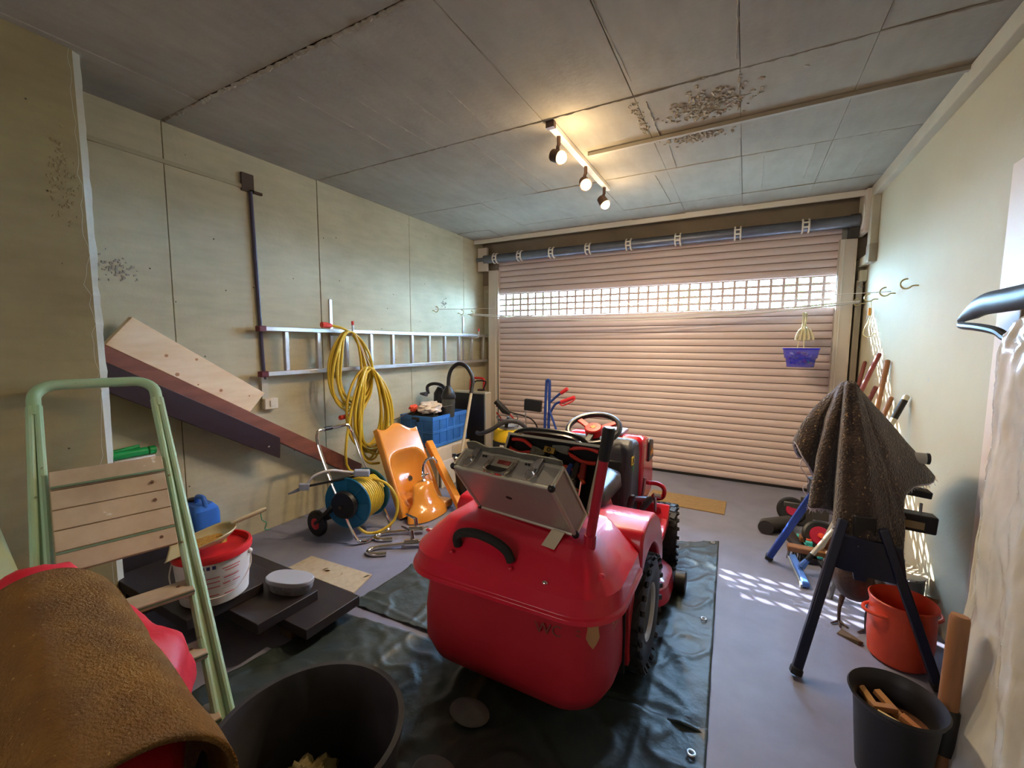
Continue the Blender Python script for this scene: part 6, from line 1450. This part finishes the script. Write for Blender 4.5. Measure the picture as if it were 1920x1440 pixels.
b = MB(); b.beam((0.452, 2.605, 0.12), (0.53, 2.63, 0.36), 0.022, 0.026, up=(1, 0, -0.4)); b.build('wood_grip', mat('grip_wood', (176, 116, 80), 0.55), t, world=True, bevel=0.006)
b = MB(); b.tube([(0.475, 2.61, 0.17), (0.45, 2.62, 0.0)], 0.012, 8); b.build('saw_tip', M_tstl, t, world=True)

# --- bird figure under the sawhorse
bd = thing('bird_figure', 'dark brown bird figure on thin legs under the sawhorse', 'figurine', (0.50, 2.42, 0))
M_bird = mat('bird_brown', (58, 44, 40), 0.55, var=(84, 66, 58), vscale=16, vamt=0.5, bump=0.4, bscale=60)
path = [(0.590, 2.52, 0.16, 0.018), (0.565, 2.50, 0.17, 0.050), (0.535, 2.46, 0.185, 0.076), (0.505, 2.42, 0.205, 0.084), (0.485, 2.40, 0.245, 0.070), (0.475, 2.39, 0.285, 0.046), (0.468, 2.385, 0.325, 0.030), (0.462, 2.38, 0.355, 0.026), (0.455, 2.372, 0.375, 0.028), (0.445, 2.36, 0.385, 0.018)]
b = MB(); sp = spline([p[:3] for p in path], 5); rs = []
for i in range(len(sp)):
    f = i / 5; k = min(int(f), len(path) - 2); rs.append(path[k][3] * (1 - (f - k)) + path[k + 1][3] * (f - k))
b.tube(sp, rs, 18); b.build('body', M_bird, bd, world=True, angle=80)
b = MB(); b.tube([(0.447, 2.362, 0.384), (0.418, 2.335, 0.378)], [0.009, 0.002], 8); b.build('beak', mat('beak', (120, 90, 60), 0.6), bd, world=True)
for (x, y) in ((0.452, 2.405), (0.548, 2.385)):
    b = MB(); b.tube([(x + 0.01, y + 0.01, 0.13), (x, y, 0.07), (x, y - 0.005, 0.008)], [0.012, 0.0075, 0.006], 8); lg = b.build('leg', M_bird, bd, world=True)
    for a in (-2.4, -1.6, -0.8, 1.4):
        b = MB(); b.tube([(x, y - 0.005, 0.010), (x + 0.045 * math.cos(a), y - 0.005 + 0.045 * math.sin(a), 0.006)], [0.006, 0.003], 6); b.build('toe', M_bird, lg, world=True)
for sg in (-1, 1):
    b = MB(); b.ball((0.528 + sg * 0.055, 2.455 - sg * 0.05, 0.20), (0.035, 0.055, 0.055), 14, 10); b.build('wing', M_bird, bd, world=True)
b = MB(); b.add([(0.43, 2.30, 0.001), (0.50, 2.25, 0.001), (0.52, 2.27, 0.001), (0.455, 2.335, 0.001), (0.43, 2.30, 0.006), (0.50, 2.25, 0.022), (0.52, 2.27, 0.010), (0.455, 2.335, 0.014)], [(3, 2, 1, 0), (4, 5, 6, 7), (0, 1, 5, 4), (1, 2, 6, 5), (2, 3, 7, 6), (3, 0, 4, 7)])
tag(b.build('bark_piece', M_bark, bevel=0.003), 'dark bark piece lying in front of the bird figure', 'bark')
# --- metal pot with lid against the wall
Mp_ = Matrix.Translation((0.72, 2.66, 0))
mp = thing('metal_pot', 'grey metal pot with shiny lid beside the right wall', 'pot', (0.72, 2.66, 0))
b = MB(); b.lathe([(0.001, 0.0), (0.085, 0.0), (0.092, 0.008), (0.095, 0.19), (0.099, 0.195), (0.095, 0.20), (0.001, 0.198)], 32, Mp_); b.build('pot_body', mat('pot_steel', (134, 132, 134), 0.35, 0.8), mp, world=True)
b = MB(); b.lathe([(0.099, 0.198), (0.101, 0.206), (0.092, 0.212), (0.001, 0.216)], 32, Mp_); b.build('lid', M_chrome, mp, world=True)
b = MB(); b.tube([(0.735 + 0.018 * math.cos(a), 2.72, 0.232 + 0.018 * math.sin(a)) for a in [2 * PI * k / 16 for k in range(16)]], 0.004, 6, closed=True); b.build('lid_ring', M_steel, mp, world=True)
b = MB(); b.tube([(0.80, 2.58, 0.13), (0.83, 2.55, 0.135)], 0.010, 8); b.build('side_handle', M_wood, mp, world=True)
# --- orange pot
op = thing('orange_pot', 'orange plastic pot with side lugs next to the sawhorse', 'pot', (0.635, 2.23, 0))
M_op = mat('pot_orange', (214, 76, 40), 0.42, var=(200, 64, 34), vscale=5)
Mo_ = Matrix.Translation((0.625, 2.235, 0))
b = MB(); b.lathe([(0.001, 0.0), (0.088, 0.0), (0.100, 0.012), (0.108, 0.10), (0.108, 0.20), (0.104, 0.225), (0.112, 0.258), (0.108, 0.262), (0.099, 0.228), (0.102, 0.20), (0.101, 0.10), (0.094, 0.014), (0.001, 0.012)], 40, Mo_); b.build('pot_body', M_op, op, world=True)
for a in (200, 20):
    ca = math.radians(a)
    b = MB(); b.tube(spline([Mo_ @ V((0.107 * math.cos(ca + d_) + e_ * math.cos(ca), 0.107 * math.sin(ca + d_) + e_ * math.sin(ca), 0.205)) for d_, e_ in ((-0.55, -0.004), (-0.35, 0.02), (0, 0.032), (0.35, 0.02), (0.55, -0.004))], 5), 0.007, 8); b.build('lug', M_op, op, world=True)
# --- black planter with kindling
bp = thing('black_planter', 'black plastic planter holding kindling at the bottom right', 'planter', (0.45, 1.56, 0))
Mq_ = Matrix.Translation((0.447, 1.575, 0)) @ Matrix.Diagonal((0.94, 0.94, 1, 1))
b = MB(); b.lathe([(0.001, 0.0), (0.080, 0.0), (0.088, 0.008), (0.107, 0.235), (0.118, 0.25), (0.124, 0.262), (0.120, 0.268), (0.110, 0.255), (0.100, 0.235), (0.083, 0.016), (0.001, 0.014)], 44, Mq_); b.build('planter_body', mat('planter_black', (30, 29, 32), 0.45), bp, world=True)
b = MB(); b.lathe([(0.094, 0.165), (0.095, 0.178), (0.001, 0.180)], 30, Mq_); b.build('soil', mat('soil', (96, 58, 34), 0.95, var=(70, 42, 26), vscale=40, bump=0.8), bp, world=True)
rnd = random.Random(31)
for k, (x, y, l_, a, e_, c) in enumerate(((0.40, 1.60, 0.10, -1.05, 0.35, (196, 150, 96)), (0.445, 1.605, 0.10, -0.95, 0.25, (168, 120, 76)), (0.44, 1.53, 0.09, -0.35, 0.1, (214, 188, 140)), (0.475, 1.545, 0.05, -0.6, 0.3, (180, 120, 80)), (0.42, 1.575, 0.07, 0.4, 0.1, (150, 104, 66)))):
    d_ = V((math.cos(a) * math.cos(e_), math.sin(a) * math.cos(e_), -math.sin(e_))) * l_ / 2; c_ = V((x, y, 0.202 + 0.004 * k))
    b = MB(); b.beam(c_ - d_, c_ + d_, 0.020, 0.016)
    tag(b.build('kindling', mat('kindling_%d' % k, c, 0.7), bevel=0.0015), ('yellowish kindling stick leaning on the planter rim', 'brown kindling stick in the middle of the planter', 'palest kindling stick at the front of the planter', 'short thick kindling block in the planter', 'dark kindling stick lying under the others in the planter')[k], 'kindling', 'kindling in the planter')
# --- wooden post with black sleeve
wp = thing('wooden_post', 'thick wooden handle with black rubber sleeve leaning by the planter', 'handle', (0.575, 1.63, 0))
b = MB(); b.tube([(0.565, 1.61, 0.0), (0.592, 1.66, 0.505), (0.593, 1.661, 0.515)], [0.023, 0.023, 0.020], 18); b.build('shaft', M_wood, wp, world=True)
b = MB(); b.tube([(0.570, 1.620, 0.105), (0.5705, 1.621, 0.11), (0.578, 1.634, 0.235), (0.5785, 1.635, 0.24)], [0.024, 0.030, 0.028, 0.024], 18); b.build('sleeve', M_black, wp, world=True)
# --- black dustpan by the wall
b = MB(); b.obox((0.80, 2.05, 0.31), (0.05, 0.14, 0.04), (0.2, 0.2, 0)); b.tube([(0.80, 2.05, 0.30), (0.81, 2.02, 0.0)], 0.012, 8)
tag(b.build('dustpan', mat('dustpan_grey', (58, 66, 76), 0.5), bevel=0.006), 'dark grey dustpan standing at the wall beside the plastic cover', 'dustpan')
# --- door casing at the right edge
cs = struct(thing('door_2', 'white door casing with brown door at the right edge', 'door', (XR, 2.18, 0)))
b = MB(); b.box(-0.022, 0.0, -0.07, 0.09, 0, 1.95); b.box(-0.022, 0, -1.0, -0.07, 1.87, 1.95); b.build('casing', mat('casing_pink', (222, 204, 184), 0.5), cs, bevel=0.004)
b = MB(); b.box(-0.012, 0.0, -0.95, -0.07, 0, 1.87); b.build('door_leaf', mat('door_brown', (120, 78, 52), 0.5), cs, smooth=False)
# --- garment cover hanging from a black hanger
M_film = mat('cover_film', (226, 224, 212), 0.14, alpha=0.66, spec=0.7, bump=0.35, bscale=9, var=(232, 230, 222), vscale=4)
gc = thing('garment_cover', 'translucent plastic garment cover hanging at the right edge', 'garment cover', (0.70, 1.60, 0.03))
edge = [(0.715, 1.80, 1.375), (0.700, 1.845, 1.33), (0.700, 1.865, 1.05), (0.690, 1.86, 0.70), (0.670, 1.825, 0.33), (0.625, 1.735, 0.03)]
es = spline(edge, 6); nE = len(es)
b = MB()
def film(u, v):
    f = v * (nE - 1); k = min(int(f), nE - 2); e_ = es[k].lerp(es[k + 1], f - k)
    cyc = 2 * PI * u
    wy = 0.42 + 0.05 * v
    # closed flat sleeve: u runs round the cover
    yy = e_.y - wy * (1 - math.cos(cyc)) / 2
    xx = e_.x + 0.06 * math.sin(cyc) * (0.5 + 0.5 * v) + 0.014 * math.sin(u * 40 + v * 5) * v + 0.02 * mnoise.noise(V((u * 6, v * 5, 2))) + 0.012 * abs(mnoise.noise(V((u * 22, v * 15, 5)))) + 0.006 * abs(mnoise.noise(V((u * 50, v * 34, 9))))
    zz = e_.z + (0.05 * math.sin(PI * (1 - math.cos(cyc)) / 2) if v < 0.2 else 0) * (1 - v / 0.2 if v < 0.2 else 0)
    return V((min(xx, XR - 0.03), yy, zz))
b.grid(film, 140, 110); b.build('film', M_film, gc, world=True, angle=180)
b = MB(); b.tube(es, 0.0022, 5); b.build('welded_seam', M_wtrim, gc, world=True)
hg = thing('coat_hanger', 'broad black plastic coat hanger above the garment cover', 'hanger', (0.71, 1.80, 1.42))
P = spline([(0.725, 2.285, 1.395), (0.722, 2.20, 1.418), (0.718, 2.08, 1.440), (0.715, 1.95, 1.442), (0.715, 1.80, 1.445), (0.715, 1.66, 1.465), (0.715, 1.52, 1.445), (0.715, 1.30, 1.42), (0.715, 1.05, 1.39)], 5)
b = MB()
rings = []
for i, p in enumerate(P):
    f = i / (len(P) - 1); h_ = 0.008 + 0.030 * min(1, f * 5) * min(1, (1 - f) * 5 + 0.2); w_ = 0.008 + 0.012 * min(1, f * 6)
    rings.append([p + V((w_ * math.cos(a), 0, h_ * math.sin(a))) for a in [2 * PI * k / 14 for k in range(14)]])
b.loft(rings); b.build('shoulder', M_black, hg, world=True)
b = MB(); b.tube(spline([(0.722, 2.255, 1.385), (0.70, 2.18, 1.372), (0.695, 2.05, 1.362), (0.70, 1.93, 1.345), (0.705, 1.86, 1.32), (0.71, 1.7, 1.31), (0.712, 1.4, 1.31)], 6), [0.008] * 4 + [0.013] * 33, 10); b.build('trouser_bar', M_black, hg, world=True)
b = MB(); b.tube(spline([(0.715, 1.66, 1.49), (0.715, 1.66, 1.63), (0.74, 1.66, 1.67), (0.79, 1.66, 1.66), (0.80, 1.66, 1.63)], 5), 0.004, 8); b.build('hook', M_steel, hg, world=True)
b = MB(); b.tube([(XR - 0.01, 1.66, 1.655), (0.76, 1.66, 1.655)], 0.008, 10)
tag(b.build('wall_peg', M_steel), 'steel wall peg carrying the black coat hanger', 'peg')
# --- peg basket and bundle of hangers on the clothes line
pk = thing('peg_basket', 'blue translucent basket of clothes pegs hanging on the line', 'basket', (0.415, 4.27, 1.11))
M_bk = mat('basket_blue', (70, 76, 226), 0.25, alpha=0.42, spec=0.6)
def oval(x, y, hx, hy, z, n=28): return [(x + hx * math.cos(2 * PI * k / n), y + hy * math.sin(2 * PI * k / n), z) for k in range(n)]
b = MB(); b.loft([oval(0.415, 4.27, 0.095, 0.055, 1.115), oval(0.415, 4.27, 0.105, 0.062, 1.185), oval(0.415, 4.27, 0.115, 0.068, 1.19), oval(0.415, 4.27, 0.127, 0.075, 1.262)], caps=(True, False)); b.build('tub', M_bk, pk, world=True, thick=0.003)
b = MB(); b.tube(oval(0.415, 4.27, 0.128, 0.076, 1.265), 0.005, 8, closed=True); b.build('rim', mat('rim_blue', (36, 40, 220), 0.3), pk, world=True)
for dx in (-0.035, 0.01):
    b = MB(); b.tube(spline([(0.415 + dx, 4.20, 1.262), (0.42 + dx * 0.6, 4.25, 1.36), (0.43, 4.33, 1.565)], 5), 0.0035, 6); b.build('hanging_cord', M_scoop, pk, world=True)
rnd = random.Random(44)
cols_ = [(30, 120, 130), (150, 60, 130), (60, 40, 120), (220, 200, 90), (40, 60, 160), (220, 220, 220), (170, 50, 60)]
base_m = [mat('peg_%d' % k, c, 0.5) for k, c in enumerate(cols_)]
b = MB(); b.beam((0, 0, -0.033), (0, 0, 0.033), 0.009, 0.005, up=(1, 0, 0)); b.beam((0, 0.006, -0.033), (0, 0.009, 0.033), 0.009, 0.005, up=(1, 0, 0))
protos = []
for k in range(60):
    a = rnd.uniform(0, 2 * PI); r_ = math.sqrt(rnd.random()); z_ = rnd.uniform(1.14, 1.235)
    M = Matrix.Translation((0.415 + 0.078 * r_ * math.cos(a), 4.27 + 0.038 * r_ * math.sin(a), z_)) @ Euler((rnd.uniform(1.1, 2.0), rnd.uniform(-0.6, 0.6), rnd.uniform(0, 6))).to_matrix().to_4x4()
    ci = k % len(cols_)
    if k < len(cols_):
        bb = MB(); bb.v = [V(p) for p in b.v]; bb.f = [list(f) for f in b.f]
        o = bb.build('clothes_peg', base_m[ci], smooth=False); o.matrix_world = M; protos.append(o)
    else:
        o = link_copy(protos[ci], 'clothes_peg', None, M); o.matrix_world = M
    tag(o, ('teal', 'magenta', 'dark violet', 'yellow', 'dark blue', 'white', 'red')[ci] + ' clothes peg in the blue hanging basket', 'clothes peg', ('teal', 'magenta', 'dark violet', 'yellow', 'dark blue', 'white', 'red')[ci] + ' clothes pegs in the hanging basket')
for k in range(5):
    hgk = thing('cream_hanger', ('cream plastic hanger hung on the line, outermost left', 'cream plastic hanger second in the bunch on the line', 'cream plastic hanger in the middle of the bunch', 'cream plastic hanger fourth in the bunch on the line', 'cream plastic hanger hung on the line, outermost right')[k], 'hanger', (0.43, 4.33, 1.56), group='cream hangers on the line')
    y = 4.315 + k * 0.012; dx = -0.012 + k * 0.007; tw = 1.1 + 0.22 * k
    def hp_(x, z): return V((0.43 + dx + x * math.cos(tw), y + x * math.sin(tw) * 0.8, z))
    b = MB(); b.tube(spline([hp_(0.012, 1.545), hp_(0.0, 1.565), hp_(-0.012, 1.545), hp_(-0.004, 1.50), hp_(0.0, 1.44)], 5), 0.0035, 6); b.build('hook', M_scoop, hgk, world=True)
    for sg in (-1, 1):
        b = MB(); b.tube(spline([hp_(0, 1.445), hp_(sg * 0.05, 1.42), hp_(sg * 0.10, 1.37), hp_(sg * 0.115, 1.335)], 4), [0.008] * 4 + [0.014] * 5 + [0.012] * 4, 8, flat=0.5); b.build('arm', M_scoop, hgk, world=True)
    b = MB(); b.tube([hp_(-0.10, 1.335), hp_(0.10, 1.335)], 0.004, 6); b.build('bar', M_scoop, hgk, world=True)
